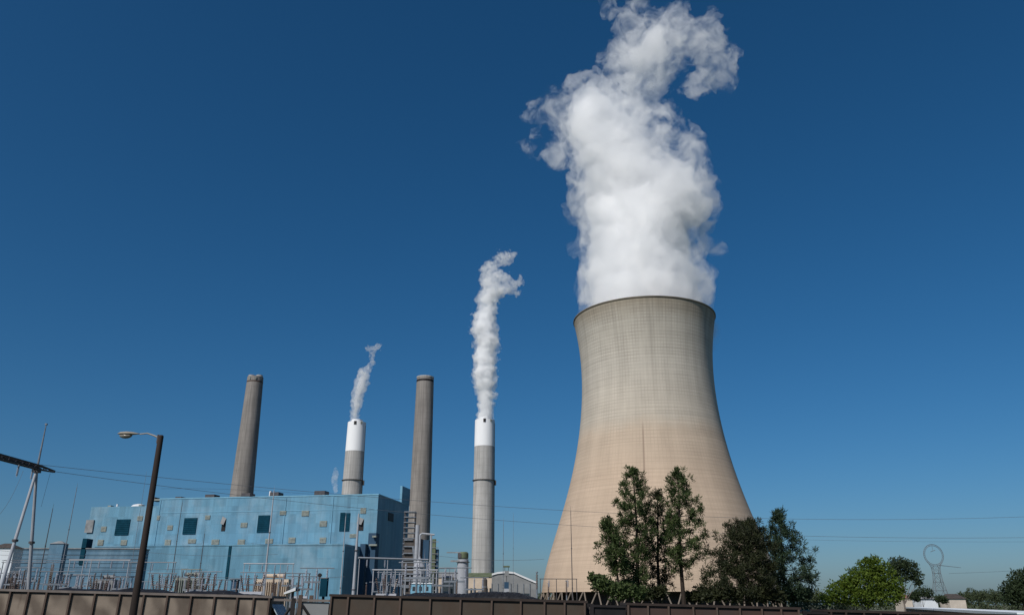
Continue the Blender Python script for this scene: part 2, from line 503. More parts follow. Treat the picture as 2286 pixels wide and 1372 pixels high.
# ------------------------------------------------------------------ rail cars
def rail_car(label, px0, px1, lift, side, ribm, ribs, end0=0.0, end1=0.0, end_kind=None, coal=None, chord=None):
    """px0..px1: the car's ends; end0/end1: pixel width of the open end frame on either end."""
    x0, x1 = atz(px0, YT - 1.5, 4)[0], atz(px1, YT - 1.5, 4)[0]
    k = (x1 - x0) / (px1 - px0)
    L = x1 - x0
    xm = (x0 + x1) / 2
    root = thing("rail_car", label, "rail car", (xm, YT, track_z(xm)), 0, "coal cars of the train along the bottom")
    root.rotation_euler = (0, -math.atan(GRADE), 0)
    H = CARH + lift
    a, b = -L / 2 + end0 * k, L / 2 - end1 * k
    # tub: two sides, two ends, a floor
    body = MB()
    for s in (-1, 1):
        body.span((a, s * 1.5, .75), (b, s * 1.44, H - .24))
    body.span((a, -1.44, .75), (a + .06, 1.44, H - .1))
    body.span((b - .06, -1.44, .75), (b, 1.44, H - .1))
    body.span((a + .06, -1.44, .75), (b - .06, 1.44, .85))
    body.build("body", side, root)
    sill = MB().span((-L / 2, -.35, .55), (L / 2, .35, .75))
    for s in (-1, 1):
        sill.span((a, s * 1.505, .62), (b, s * 1.56, .95))
    sill.build("sill", ribm, root)
    ch = MB()
    for s in (-1, 1):
        ch.span((a - .05, s * 1.44, H - .14), (b + .05, s * 1.64, H))
    ch.span((a - .05, -1.44, H - .14), (a + .10, 1.44, H - .001))
    ch.span((b - .10, -1.44, H - .14), (b + .05, 1.44, H - .001))
    ch.build("top_chord", chord or MT['rail_pale'], root)
    lower = MB()
    for s in (-1, 1):
        lower.span((a, s * 1.503, H - .24), (b, s * 1.44, H - .142))
    lower.build("chord_web", MT['black_paint'], root)
    rm = MB().span((-.055, -.14, .96), (.055, 0, H - .141)).mesh("rib", ribm)
    rm2 = MB().span((-.055, 0, .96), (.055, .14, H - .141)).mesh("rib", ribm)
    for px in ribs:
        x = (px - px0) * k - L / 2
        for me, s in ((rm, -1.505), (rm2, 1.505)):
            o = bpy.data.objects.new("rib", me)
            COL.objects.link(o)
            o.parent = root
            o.location = (x, s, 0)
    for (e, xs_, sgn) in ((end0, -L / 2, 1), (end1, L / 2, -1)):
        if not e:
            continue
        w = e * k
        # open end platform: sloping end sheet, corner posts, rail and diagonal braces
        s1 = MB()
        xo, xi = xs_ + sgn * .15, xs_ + sgn * (w - .02)
        s1.add([(xo, -1.3, 1.0), (xo, 1.3, 1.0), (xi, 1.3, H - .5), (xi, -1.3, H - .5), (xo, -1.3, .92), (xo, 1.3, .92), (xi, 1.3, H - .62), (xi, -1.3, H - .62)],
               [(0, 1, 2, 3), (7, 6, 5, 4), (0, 3, 7, 4), (1, 5, 6, 2), (3, 2, 6, 7), (0, 4, 5, 1)])
        s1.build("slope_sheet", MT['end_sheet'] if end_kind != 'black' else MT['black_paint'], root)
        for s in (-1, 1):
            MB().span((xs_ + sgn * .02, s * 1.5, .75), (xs_ + sgn * .26, s * 1.36, H - .1)).build("corner_post", MT['black_paint'] if end_kind != 'rust' else ribm, root)
            zt = H - .16 if end_kind != 'rust' else H - .34
            MB().span((xs_ + sgn * .26, s * 1.5, zt - .14), (xs_ + sgn * (w - .06), s * 1.40, zt)).build("end_rail", MT['rail_pale'] if end_kind != 'black' else MT['black_paint'], root)
            MB().tube((xs_ + sgn * .3, s * 1.45, H - .7), (xs_ + sgn * (w - .1), s * 1.45, 1.0), .09, .09, 6).build("brace", MT['black_paint'], root)
        if end_kind in ('black', 'rust'):
            m = MT['black_paint'] if end_kind == 'black' else MT['grey_wall']
            MB().span((xs_ + sgn * .27, -1.38, .9), (xs_ + sgn * (w - .07), -1.34, H - (.2 if end_kind == 'black' else .5))).build("end_panel", m, root)
    for s in (-1, 1):
        bx = s * (L / 2 - 2.2)
        bo = MB()
        for q in (-1, 1):
            bo.span((bx - 1.1, q * .95 - .08, .38), (bx + 1.1, q * .95 + .08, .62))
        bo.span((bx - .3, -.87, .36), (bx + .3, .87, .54))
        bo = bo.build("bogie", MT['black_paint'], root)
        for dx in (-.88, .88):
            for q in (-1, 1):
                MB().tube((bx + dx, q * .66, .42), (bx + dx, q * .80, .42), .43, .43, 16).build("wheel", MT['wheel'], bo)
        MB().span((s * L / 2, -.12, .5), (s * (L / 2 + .28), .12, .75)).build("coupler", MT['black_paint'], root)
    if coal:
        lab, q0, q1, hh, prof = coal
        c0, c1 = (q0 - px0) * k - L / 2, (q1 - px0) * k - L / 2
        rnd = random.Random(int(px0) + 7)
        nx, ny = 60, 10
        vs, fs = [], []
        for i in range(nx + 1):
            u = i / nx
            if prof == 'mounds':
                h = (.55 + .3 * math.sin(u * 17 + 1) + .15 * math.sin(u * 41)) * hh
            else:
                h = (.55 + .45 * math.sin(math.pi * max(0, (u - .45)) / .55)) * hh
            h *= min(1, u * 9) ** .7 * min(1, (1 - u) * 7) ** .7
            for j in range(ny + 1):
                v = j / ny
                y = -1.36 + 2.72 * v
                zz = H - .22 + (h + .22) * math.sin(math.pi * v) ** .6 + rnd.uniform(-.03, .03)
                vs.append((c0 + (c1 - c0) * u, y, zz))
        nb = len(vs)
        for i in range(nx):
            for j in range(ny):
                p = i * (ny + 1) + j
                fs.append((p, p + ny + 1, p + ny + 2, p + 1))
        # underside rests on the car floor
        fl = [(c0, -1.36, .86), (c1, -1.36, .86), (c1, 1.36, .86), (c0, 1.36, .86)]
        vs += fl
        top_l = [i * (ny + 1) for i in range(nx + 1)]
        top_r = [i * (ny + 1) + ny for i in range(nx + 1)]
        fs.append(tuple([nb, nb + 1] + top_l[::-1]))
        fs.append(tuple([nb + 2, nb + 3] + top_r))
        fs.append(tuple([nb + 3, nb] + list(range(ny + 1))))
        fs.append(tuple([nb + 1, nb + 2] + list(range(nx * (ny + 1) + ny, nx * (ny + 1) - 1, -1))))
        fs.append((nb + 3, nb + 2, nb + 1, nb))
        o = MB().add(vs, fs).build("coal_heap", MT['coal'], smooth=False)
        o.location = root.location
        o.rotation_euler = root.rotation_euler
        tag(o, lab, "coal", "coal heaps loaded in the train")
    return root

rail_car("faded tan coal car with pale top chord behind the lamp pole", -60, 655, 0.0, MT['car_tan'], MT['rib'],
         [-20, 14, 55, 96, 150, 205, 261, 315, 368, 421, 474, 525, 562, 597], 0, 54, None,
         ("dark low coal heap topping the faded tan car below the switchyard", 84, 575, .28, 'mounds'))
rail_car("plain brown coal car in the middle with a grey open end on its left", 660, 1308, .20, MT['car_brown'], MT['rib'],
         [735, 773, 832, 890, 957, 1025, 1095, 1160, 1213, 1258, 1303], 72, 0, 'rust',
         ("black rounded coal heap rising over the plain brown middle car", 885, 1205, .42, 'hump'), chord=MT['rib_dark'])
rail_car("red brown coal car below the pines with a black end section", 1314, 1784, .14, MT['car_red'], MT['rib'],
         [1400, 1444, 1490, 1545, 1598, 1649, 1698, 1741, 1780], 84, 0, 'black', chord=MT['rib_dark'])
rail_car("sooty almost black coal car at the right end of the train", 1790, 2420, .06, MT['car_black'], MT['rib_dark'],
         [1852, 1885, 1925, 1962, 2000, 2050, 2100, 2150, 2200, 2250, 2300, 2350, 2400], 58, 0, 'black', chord=MT['rib_dark'])

# ------------------------------------------------------------------ cooling tower
TX, TY = 81.3, 465.0
TC = np.array([TX, TY, 0])
# profile measured for an eye at 2.9 m: lift by the eye's extra height
_pr = [(64.2, 9.8), (61.4, 23.5), (57.9, 33.2), (52.9, 49.3), (46.9, 70.2), (42.6, 88.5), (40.4, 105), (39.2, 122), (39.0, 130), (39.2, 138), (40.4, 151.3), (42.3, 162.5), (43.0, 166.2)]
_z = np.array([p[1] + 1.7 for p in _pr])
_rr = np.array([p[0] for p in _pr])
def tower_r(z):
    c = np.polyfit(_z, _rr, 6)
    return np.polyval(c, z)
tower = thing("cooling_tower", "huge tan and grey concrete cooling tower with stained waisted shell", "cooling tower", TC)
zs = np.linspace(10.0, 167.3, 90)
prof = [(tower_r(z), z) for z in zs]
inner = [(tower_r(z) - .8, z) for z in zs[::-1]]
sh = MB()
NS = 160
allp = prof + inner
vs, fs = [], []
for (r_, z) in allp:
    vs += [(r_ * math.cos(2 * math.pi * j / NS), r_ * math.sin(2 * math.pi * j / NS), z) for j in range(NS)]
for i in range(len(allp)):
    i2 = (i + 1) % len(allp)
    fs += [(i * NS + j, i * NS + (j + 1) % NS, i2 * NS + (j + 1) % NS, i2 * NS + j) for j in range(NS)]
sh.add(vs, fs).build("shell", MT['tower'], tower, smooth=False)
rt = tower_r(167.3)
rim = [(rt - .5, 167.31), (rt + .25, 167.31), (rt + .45, 167.6), (rt + .45, 168.1), (rt - .5, 168.1)]
vs, fs = [], []
for (r_, z) in rim:
    vs += [(r_ * math.cos(2 * math.pi * j / NS), r_ * math.sin(2 * math.pi * j / NS), z) for j in range(NS)]
for i in range(5):
    i2 = (i + 1) % 5
    fs += [(i * NS + j, i * NS + (j + 1) % NS, i2 * NS + (j + 1) % NS, i2 * NS + j) for j in range(NS)]
MB().add(vs, fs).build("rim", MT['tower_rim'], tower)
NCOL = 48
rb = tower_r(10.0) - .4
for i in range(NCOL):
    for s in (-1, 1):
        a0 = 2 * math.pi * (i + .5) / NCOL
        a1 = a0 + s * math.pi / NCOL * .92
        MB().tube((rb * math.cos(a0) + 2.6 * math.cos(a0), (rb + 2.6) * math.sin(a0), .3), (rb * math.cos(a1), rb * math.sin(a1), 10.1), .40, .36, 8).build("column", MT['column'], tower)
MB().lathe([(57, .1), (57, 11.8)], 64).build("fill", MT['fill'], tower)
MB().lathe([(69.5, 0), (69.5, 1.2), (68.5, 1.2), (68.5, 0)], 96, cap=False).build("basin", MT['column'], tower)

# ------------------------------------------------------------------ chimneys
def chimney(label, pt, pb, wt, wb, Y, mat, white=None, flue=True, platform=None):
    """pt, pb: axis pixels at the top and at a lower measured height; wt, wb: pixel widths there."""
    top = at(pt[0], pt[1], Y)
    low = at(pb[0], pb[1], Y)
    rt_, rl = wt / 2 * mpp(top) * .985, wb / 2 * mpp(low) * .985
    H = float(top[2])
    def rad(z):
        return rt_ + (rl - rt_) * (H - z) / (H - low[2])
    root = thing("chimney", label, "chimney", (top[0], Y, 0), 0, "tall chimneys behind the blue power building")
    zb = 0.0
    zt = H
    zw = float(at(pt[0], white, Y)[2]) if white else H
    body = MB().lathe([(rad(z), z) for z in np.linspace(zb, zw, 12)] + ([] if white else [(rt_ - 1.0, H), (rt_ - 1.0, H - 6)]), 48, cap=False)
    body.build("shaft", mat, root, smooth=False)
    if white:
        MB().lathe([(rad(zw) + .05, zw), (rad(H) + .05, H), (rt_ - 1.0, H), (rt_ - 1.0, H - 6)], 48, cap=False).build("white_band", MT['stack_white'], root)
    # top details: flue liners and soot ring
    if flue == 'soot':
        MB().lathe([(rt_ + .25, H - 7.5), (rt_ + .25, H - 4.5)], 48, cap=False).build("soot_ring", MT['black_paint'], root)
        MB().lathe([(rt_ + .35, H - 1.4), (rt_ + .35, H + .3), (rt_ - 1, H + .3), (rt_ - 1, H - 1.4)], 48, cap=False).build("cap_ring", MT['stack_grey'], root)
    elif flue == 'twin':
        MB().lathe([(rt_ + .3, H - 8.5), (rt_ + .3, H - 6.5)], 48, cap=False).build("soot_ring", MT['rib'], root)
        for s in (-1, 1):
            MB().lathe([(rt_ * .42, H - 5), (rt_ * .42, H + 3.0), (rt_ * .36, H + 3.0), (rt_ * .36, H - 5)], 24, (s * rt_ * .5, 0, 0), cap=False).build("flue", MT['stack_grey'], root)
        for ang in (-1.9, -1.2):
            MB().box((rt_ * 1.0 * math.cos(ang), rt_ * 1.0 * math.sin(ang), H - 3.4), (2.2, 1.6, 3.6), ang).build("light_housing", MT['beige_vent'], root)
    elif flue == 'single':
        MB().lathe([(rt_ * .62, H - 4), (rt_ * .62, H + 3.4), (rt_ * .55, H + 3.4), (rt_ * .55, H - 4)], 32, cap=False).build("flue", MT['stack_white'], root)
        MB().box((.0, -rt_ * .98, H - 2.4), (3.2, 1.6, 4.6)).build("soot_opening", MT['black_paint'], root)
        MB().box((rt_ * .62, -rt_ * .75, H - 2.0), (2.4, 1.6, 3.0), .6).build("light_housing", MT['beige_vent'], root)
    if platform:
        pz = float(at(pt[0], platform, Y)[2])
        rp = rad(pz)
        MB().lathe([(rp, pz - .4), (rp + 1.5, pz - .4), (rp + 1.5, pz + .1), (rp, pz + .1)], 48, cap=False).build("platform", MT['duct_dark'], root)
        rl_ = MB()
        for q in range(24):
            a = 2 * math.pi * q / 24
            rl_.tube(((rp + 1.45) * math.cos(a), (rp + 1.45) * math.sin(a), pz), ((rp + 1.45) * math.cos(a), (rp + 1.45) * math.sin(a), pz + 1.3), .07, .07, 4)
        rl_.build("railing", MT['duct_dark'], root)
        MB().box((rp + .9, -rp * .2, pz - 3.2), (3.0, 3.0, 6.0)).build("access_cabin", MT['duct_dark'], root)
    # ladder cage down the shaded side
    a = -.15
    lad = MB()
    lad.path([((rad(z) + .35) * math.cos(a), (rad(z) + .35) * math.sin(a), z) for z in np.linspace(20, H - 4, 12)], .28, 5)
    lad.build("ladder", MT['duct'], root)
    return root
chimney("leaning look brown concrete chimney without smoke at the left above the blue building", (570.4, 842), (541.4, 1099), 35, 50.5, 1100, MT['stack_brown'], flue='twin')
chimney("white topped grey chimney with a thin steam trail behind the blue building", (797, 943), (786, 1099), 40.5, 46, 1050, MT['stack_grey'], white=1008, flue='single', platform=1072)
chimney("brown concrete chimney with soot ring beside the right end of the blue building", (949.5, 842), (938.3, 1149), 38, 48.8, 1100, MT['stack_brown'], flue='soot')
chimney("white topped grey chimney with thick white steam nearest the cooling tower", (1082.5, 938), (1079, 1146), 44.5, 48.8, 1050, MT['stack_grey'], white=997, flue='single', platform=1072)

# ------------------------------------------------------------------ power station building
A0 = at(845, 1104, 500.0)
HT = float(A0[2])
_b = None
for Yb in np.arange(500, 560, .5):           # left roof corner at the same height
    q = at(360, 1114, Yb)
    if _b is None or abs(q[2] - HT) < abs(_b[2] - HT):
        _b = q
fd = np.array([A0[0] - _b[0], A0[1] - _b[1]])
LF = float(np.linalg.norm(fd))
fd /= LF
RZ = math.atan2(fd[1], fd[0])
back = np.array([-fd[1], fd[0]])
def on_wall(px, py, off=0.0):                # photo pixel -> local (x, z) on the plane local y = off
    d = ray(px, py)
    o = np.array([A0[0], A0[1]]) + back * off
    nrm = back
    tt = ((o - CAM[:2]) @ nrm) / (d[:2] @ nrm)
    p = CAM + d * tt
    return float((p[:2] - A0[:2]) @ fd), float(p[2])
def to_world(x, y, z=0.0):
    p = A0[:2] + fd * x + back * y
    return np.array([p[0], p[1], z])

bld = thing("power_station", "long blue clad power station building with dark louvres and small vents", "power station", (A0[0], A0[1], 0), RZ)
DEP = 62.0
lx1, lz1 = on_wall(357, 1114)
lx2, lz2 = on_wall(204, 1131)
lx3, lz3 = on_wall(186, 1188)
lowz = on_wall(770, 1213, -34)
lowl = on_wall(212, 1215, -34)
LZ = lowz[1]
blk = MB().span((lx1, 0, 0), (0, DEP, HT))
blk.build("boiler_block", MT['blue_tall'], bld)
MB().span((lx2, 0, 0), (lx1 - .003, DEP - 8, lz2)).build("boiler_block", MT['blue_tall'], bld)
MB().span((lx3, 3, 0), (lx2 - .003, DEP - 14, lz3)).build("boiler_block", MT['blue_low'], bld)
MB().span((lowl[0], -34, 0), (lowz[0], -.003, LZ)).build("turbine_block", MT['blue_low'], bld)
# parapet trims
tri = MB().span((lx1 - .1, -.25, HT), (.25, .0, HT + .7)).span((0, 0, HT), (.25, DEP, HT + .7))
tri.build("parapet", MT['light_blue'], bld)
MB().span((lowl[0], -34.25, LZ - .5), (lowz[0] + .2, -34, LZ + .15)).build("parapet", MT['blue_low'], bld)
cx0, cz0 = on_wall(360, 1144)
MB().span((lx1, -.18, cz0 - .25), (0, -.003, cz0 + .1)).build("cornice_strip", MT['light_blue'], bld)
# two plain blocks coloured dark navy against the right end of the front
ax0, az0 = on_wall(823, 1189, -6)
MB().span((ax0, -6, 0), (2.2, -.003, az0)).build("navy_block", MT['navy'], bld)
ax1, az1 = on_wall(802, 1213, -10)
MB().span((lowz[0] + .003, -10, 0), (ax0 - .003, -.003, az1)).build("navy_block", MT['navy'], bld)
tx0, tz0 = on_wall(889, 1092, DEP)
MB().span((-1.2, DEP - 17, HT + .7), (.3, DEP + .5, HT + 11.5)).build("flank_screen", MT['blue_tall'], bld)
# louvres
for (x0_, y0_, x1_, y1_) in ((262, 1159, 286, 1193), (413, 1156, 436, 1191), (578, 1150, 599, 1187), (761, 1144, 767.5, 1184), (770, 1145, 779, 1184)):
    (a, zt), (b, zb) = on_wall(x0_, y0_), on_wall(x1_, y1_)
    w = MB().span((a, -.35, zb), (b, -.003, zt)).build("louvre_window", MT['teal_dark'], bld)
    fr = MB()
    for zz in (zb, zt):
        fr.span((a - .15, -.42, zz - .12), (b + .15, -.003, zz + .12))
    for xx in (a, b):
        fr.span((xx - .14, -.41, zb + .1), (xx + .14, -.003, zt - .1))
    sl_ = MB()
    for q in range(1, 8):
        zz = zb + (zt - zb) * q / 8
        sl_.span((a + .1, -.48, zz - .08), (b - .1, -.36, zz + .08))
    sl_.build("slats", MT['teal_dark'], w)
    fr.build("frame", MT['teal_dark'], w)
# long dark slit in the low block
(a, zt), (b, zb) = on_wall(513.5, 1204, -34), on_wall(518.5, 1290, -34)
MB().span((a, -34.4, zb), (a + 1.6, -34.003, min(zt, LZ - .6))).build("slit_window", MT['teal_dark'], bld)
(a, zt), (b, zb) = on_wall(178, 1208, -2), on_wall(189, 1243, -2)
MB().span((a, 1.5, zb), (a + 2.6, 2.997, zt)).build("slit_window", MT['teal_dark'], bld)
# open dark hatches with a tilted flap
for (px, py, w_, h_) in ((500, 1168, 2.6, 9), (806, 1168, 3.4, 8)):
    a, z = on_wall(px, py)
    hb = MB().span((a - w_ / 2, -.25, z - h_ / 2), (a + w_ / 2, -.003, z + h_ * .3)).build("hatch", MT['black_paint'], bld)
    MB().add([(a - w_ / 2, -.3, z + h_ / 2), (a + w_ / 2, -.3, z + h_ * .35), (a + w_ * .2, -1.6, z - h_ * .1), (a - w_ * .7, -1.4, z)], [(0, 1, 2, 3), (3, 2, 1, 0)]).build("flap", MT['grey_wall'], hb)
# small beige vents
for (px, py, w_, h_, yo) in ((464, 1154, 12, 9, 0), (545, 1171, 16, 10, 0), (632, 1144, 15, 9, 0), (682, 1145, 17, 12, 0), (722, 1168, 17, 12, 0), (652, 1205, 16, 12, 0), (721, 1205, 15, 12, 0),
                             (429, 1207, 19, 9, 0), (481, 1209, 18, 11, 0), (539, 1209, 17, 11, 0), (601, 1207, 18, 10, 0), (788, 1195, 15, 8, 0), (811, 1139, 13, 12, 0),
                             (354, 1155, 7, 10, 0), (380, 1177, 13, 10, 0), (313, 1156, 13, 10, 0), (232, 1180, 13, 11, 0), (225, 1210, 14, 12, 0), (277, 1210, 15, 11, 0), (375, 1210, 14, 12, 0)):
    a, z = on_wall(px, py)
    m = mpp(to_world(a, 0, z))
    ww, hh = w_ * m / 2, h_ * m / 2
    yy = 0.0
    hh *= 1.0
    vb = MB().span((a - ww, -.4, z - hh), (a + ww, -.003, z + hh))
    for q in (-.55, -.1, .35):
        vb.span((a - ww * .9, -.52, z + hh * q), (a + ww * .9, -.402, z + hh * (q + .2)))
    vb.build("wall_vent", MT['beige_vent'], bld)
(a, zt), (b, zb) = on_wall(195, 1160), on_wall(207, 1188)
MB().span((a, -.9, zb), (b, -.003, zt)).build("wall_vent", MT['duct'], bld)
# roof equipment
for (p0, p1, pt_, m_) in ((405, 418, 1111, 'dark_steel'), (471, 491, 1106, 'dark_steel'), (551, 570, 1103, 'dark_steel'), (614, 633, 1101, 'dark_steel'), (712, 735, 1098, 'dark_steel'), (351, 360, 1114, 'dark_steel')):
    (a, zt), (b, _q) = on_wall(p0, pt_, 12), on_wall(p1, pt_, 12)
    zt = max(zt, HT + 2.2)
    MB().span((a, 5, HT), (b, 12, zt)).build("roof_vent", MT[m_], bld)
for (p0, p1, m_) in ((420, 470, 'white_roof'), (492, 550, 'beige_vent'), (571, 613, 'white_roof'), (745, 772, 'white_roof'), (362, 404, 'beige_vent')):
    (a, zt), (b, _q) = on_wall(p0, 1106, 12), on_wall(p1, 1106, 12)
    rl_ = MB()
    rl_.add([(a, 4, HT), (b, 4, HT), (b, 4, HT + .9), (a, 4, HT + .9), (a, 12, HT), (b, 12, HT), (b, 12, HT + 2.0), (a, 12, HT + 2.0)],
            [(0, 1, 2, 3), (5, 4, 7, 6), (3, 2, 6, 7), (0, 3, 7, 4), (1, 5, 6, 2), (0, 4, 5, 1)])
    rl_.build("roof_monitor", MT[m_], bld)
a, z = on_wall(280, 1128)
MB().lathe([(5.2, 0), (5.0, 1.2), (3.6, 2.4), (1.2, 3.1), (.05, 3.2)], 24, (a, 14, lz2)).build("roof_dome", MT['white_roof'], bld)
for px in (230, 300, 320):
    a, z = on_wall(px, 1130)
    MB().span((a - 1.2, 6, lz2), (a + 1.2, 9, lz2 + 1.6)).build("roof_vent", MT['beige_vent'], bld)
MB().tube((lx2 + 10, 12, lz2), (lx2 + 10, 12, lz2 + 3), .8, .6).build("roof_pipe", MT['white_roof'], bld)
a, z = on_wall(577, 1100)
MB().tube((a, 16, HT), (a, 16, HT + 6.0), .9, .8).build("roof_pipe", MT['white_roof'], bld)
# shaded right flank details: openings, ledges
for (yy, z, w_, h_) in ((20, HT * .80, 10, 5),):
    MB().span((.003, yy, z), (.3, yy + w_, z + h_)).build("flank_opening", MT['black_paint'], bld)
for (px, py, w_) in ((838, 1197, 9), (835, 1216, 18)):
    a, z = on_wall(px, py, -6)
    m = mpp(to_world(a, -6, z))
    MB().span((a - w_ * m / 2, -8.2, z - .5), (a + w_ * m / 2, -6.003, z + .5)).build("canopy", MT['beige_vent'], bld)
# down pipes on facade
for px, pt_ in ((360, 1116), (640, 1110), (745, 1108)):
    a, z = on_wall(px, pt_)
    MB().span((a - .12, -.4, LZ), (a + .12, -.003, z)).build("down_pipe", MT['light_blue'], bld)

# left low wing (separate, darker, striped)
W0, W1 = at(42, 1224, 455.0), at(305, 1221, 449.0)
wing = thing("blue_annex", "low dark blue wing with ribbed wall at the left foot of the power station", "industrial building", ((W0[0] + W1[0]) / 2, 455, 0), 0)
wl = W1[0] - W0[0]
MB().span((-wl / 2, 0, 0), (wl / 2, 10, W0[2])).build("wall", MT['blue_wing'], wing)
cr = MB()
for q in range(7):
    z = W0[2] - .5 - q * 2.2
    cr.span((-wl / 2, -.25, z - .25), (wl / 2, -.003, z + .15))
cr.build("cladding_ribs", MT['blue_wing'], wing)
MB().span((-wl / 2 - .4, -.6, W0[2]), (wl / 2 + .4, 10.4, W0[2] + .5)).build("roof", MT['duct'], wing)
_d0, _d1 = atz(177, 455, 25)[0] - (W0[0] + W1[0]) / 2, atz(187, 455, 25)[0] - (W0[0] + W1[0]) / 2
MB().span((_d0, -.6, W0[2] - 8), (_d1, 6, W0[2] + 5.5)).build("vent_shaft", MT['teal_dark'], wing)
# small pitched structures at far left
def hip_roof(label, px, pt_, w_px, Y, wall, roof):
    c = at(px, pt_, Y)
    w = w_px * mpp(c)
    root = thing("shed", label, "shed", (c[0], Y, 0))
    hz = float(c[2])
    ez = hz - w * .18
    MB().span((-w * .45, -w * .3, 0), (w * .45, w * .3, ez)).build("wall", wall, root)
    MB().add([(-w / 2, -w * .35, ez), (w / 2, -w * .35, ez), (w / 2, w * .35, ez), (-w / 2, w * .35, ez), (-w * .12, 0, hz), (w * .12, 0, hz)],
             [(0, 1, 5, 4), (1, 2, 5), (2, 3, 4, 5), (3, 0, 4), (3, 2, 1, 0)]).build("roof", roof, root)
    MB().span((-w * .1, -w * .305, 0), (w * .1, -w * .3 - .003, ez * .7)).build("door", MT['duct_dark'], root)
    return root
hip_roof("pale walled shed with a dark hipped roof at the far left edge", 18, 1212, 60, 300, MT['grey_roof'], MT['roof_dark'])
hip_roof("small shed with grey hipped roof just right of the white A-frame", 134, 1207, 34, 330, MT['blue_wing'], MT['duct'])

# ------------------------------------------------------------------ duct work and buildings between the power station and the chimneys
def up(px, py, Y):
    p = at(px, py, Y)
    return float(p[0]), float(p[2])
# stair tower
Y = 470
x0_, z1_ = up(905, 1141, Y)
x1_, _q = up(928, 1141, Y)
st = thing("stair_tower", "open steel stair tower with pale landings against the dark flank of the power station", "stair tower", ((x0_ + x1_) / 2, Y, 0))
w = (x1_ - x0_)
for sx in (-1, 1):
    for sy in (-1, 1):
        MB().tube((sx * w / 2, sy * 2.5, 0), (sx * w / 2, sy * 2.5, z1_), .28, .28, 6).build("post", MT['dark_steel'], st)
for q in range(14):
    z = z1_ - 2.9 * q - .4
    if z < 2:
        break
    MB().span((-w / 2 - .3, -2.9, z - .25), (w / 2 + .3, 2.9, z + .25)).build("landing", MT['galv'], st)
    MB().add([(-w / 2, -2.2, z - .3), (-w / 2, -1.2, z - .3), (w / 2, -1.2, z - 2.6), (w / 2, -2.2, z - 2.6)], [(0, 1, 2, 3), (3, 2, 1, 0)]).build("stair_flight", MT['duct'], st)
# precipitator ducts, stepped
x0_, z1_ = up(903, 1202, 440)
x1_, _q = up(950, 1202, 440)
du = thing("duct_house", "stepped dark steel duct house with pale ledges right of the power station", "duct house", ((x0_ + x1_) / 2, 440, 0))
w = x1_ - x0_
MB().span((-w / 2, 0, 0), (w * .35, 8, z1_)).build("casing", MT['duct_dark'], du)
for q in range(8):
    z = z1_ - 3.4 * q - .5
    dx = w * .03 * q
    MB().span((-w / 2 - .2, -.9 - q * .12, z - .28), (min(w * .5, -w * .1 + dx * 2.2), -.003, z + .28)).build("ledge", MT['galv'], du)
MB().tube((w * .12, -2, 8), (w * .12, -2, z1_ + 7.0), 1.1, 1.1, 10).build("riser_pipe", MT['white_steel'], du)
MB().tube((w * .3, -1, 4), (-w * .05, -1, z1_ - 4), .7, .7, 8).build("slant_chute", MT['galv'], du)
# conveyor bent
x0_, z1_ = up(938, 1190, 420)
x1_, _q = up(970, 1190, 420)
cb = thing("conveyor_gallery", "steel gallery frame with olive column and dark blue casing near the brown chimney", "conveyor frame", ((x0_ + x1_) / 2, 420, 0))
w = x1_ - x0_
f_ = MB().tube((-w / 2, 0, z1_ - 1), (-w * .38, 0, z1_), .55, .5, 6).tube((-w * .38, 0, z1_), (w * .5, 0, z1_ - .6), .55, .5, 6)
for px_ in (-.5, .28):
    MB().tube((w * px_, 0, 0), (w * px_, 0, z1_ - .8), .5, .5, 6).build("post", MT['white_steel'], cb)
f_.build("frame", MT['white_steel'], cb)
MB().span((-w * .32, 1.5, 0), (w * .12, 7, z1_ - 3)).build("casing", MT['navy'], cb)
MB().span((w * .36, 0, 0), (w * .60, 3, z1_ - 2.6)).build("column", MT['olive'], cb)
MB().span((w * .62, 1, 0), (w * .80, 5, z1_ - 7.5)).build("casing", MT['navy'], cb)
for q in range(9):
    z = z1_ - 4 - q * 2.9
    if z > 2:
        MB().span((w * .34, -.3, z - .15), (w * .82, -.05, z + .15)).build("ledge", MT['duct'], cb)
# silo with cone top
c = at(937, 1241, 380)
m = mpp(c)
si = thing("silo", "light grey silo with cone top beside the duct house", "silo", (c[0], 380, 0))
hz = float(c[2])
MB().lathe([(13 * m, 3.0), (13 * m, hz - 22 * m), (2.2 * m, hz - 3 * m), (2.2 * m, hz), (.1, hz)], 28).build("tank", MT['silo'], si, smooth=False)
lg = MB()
for q in range(6):
    a = q * math.pi / 3
    MB().tube((12.5 * m * math.cos(a), 12.5 * m * math.sin(a), 0), (12.5 * m * math.cos(a), 12.5 * m * math.sin(a), 3.2), .3, .3, 6).build("leg", MT['galv'], si)
for z in (hz - 24 * m, hz - 38 * m):
    MB().lathe([(13 * m, z), (15 * m, z), (15 * m, z + .3), (13 * m, z + .3)], 28, cap=False).build("walkway", MT['galv'], si)
# light blue control house
c0, c1 = at(915, 1302, 330), at(963, 1302, 330)
hb = thing("control_house", "light blue flat roofed control house at the foot of the silo", "control house", ((c0[0] + c1[0]) / 2, 330, 0))
w = c1[0] - c0[0]
MB().span((-w / 2, 0, 0), (w / 2, 6, c0[2])).build("wall", MT['light_blue'], hb)
MB().span((-w / 2 - .3, -.3, c0[2]), (w / 2 + .3, 6.3, c0[2] + .35)).build("roof", MT['grey_roof'], hb)
for q in (-.3, 0, .3):
    MB().span((w * q - .6, -.06, c0[2] - 2.6), (w * q + .6, -.003, c0[2] - 1.0)).build("window", MT['glass'], hb)
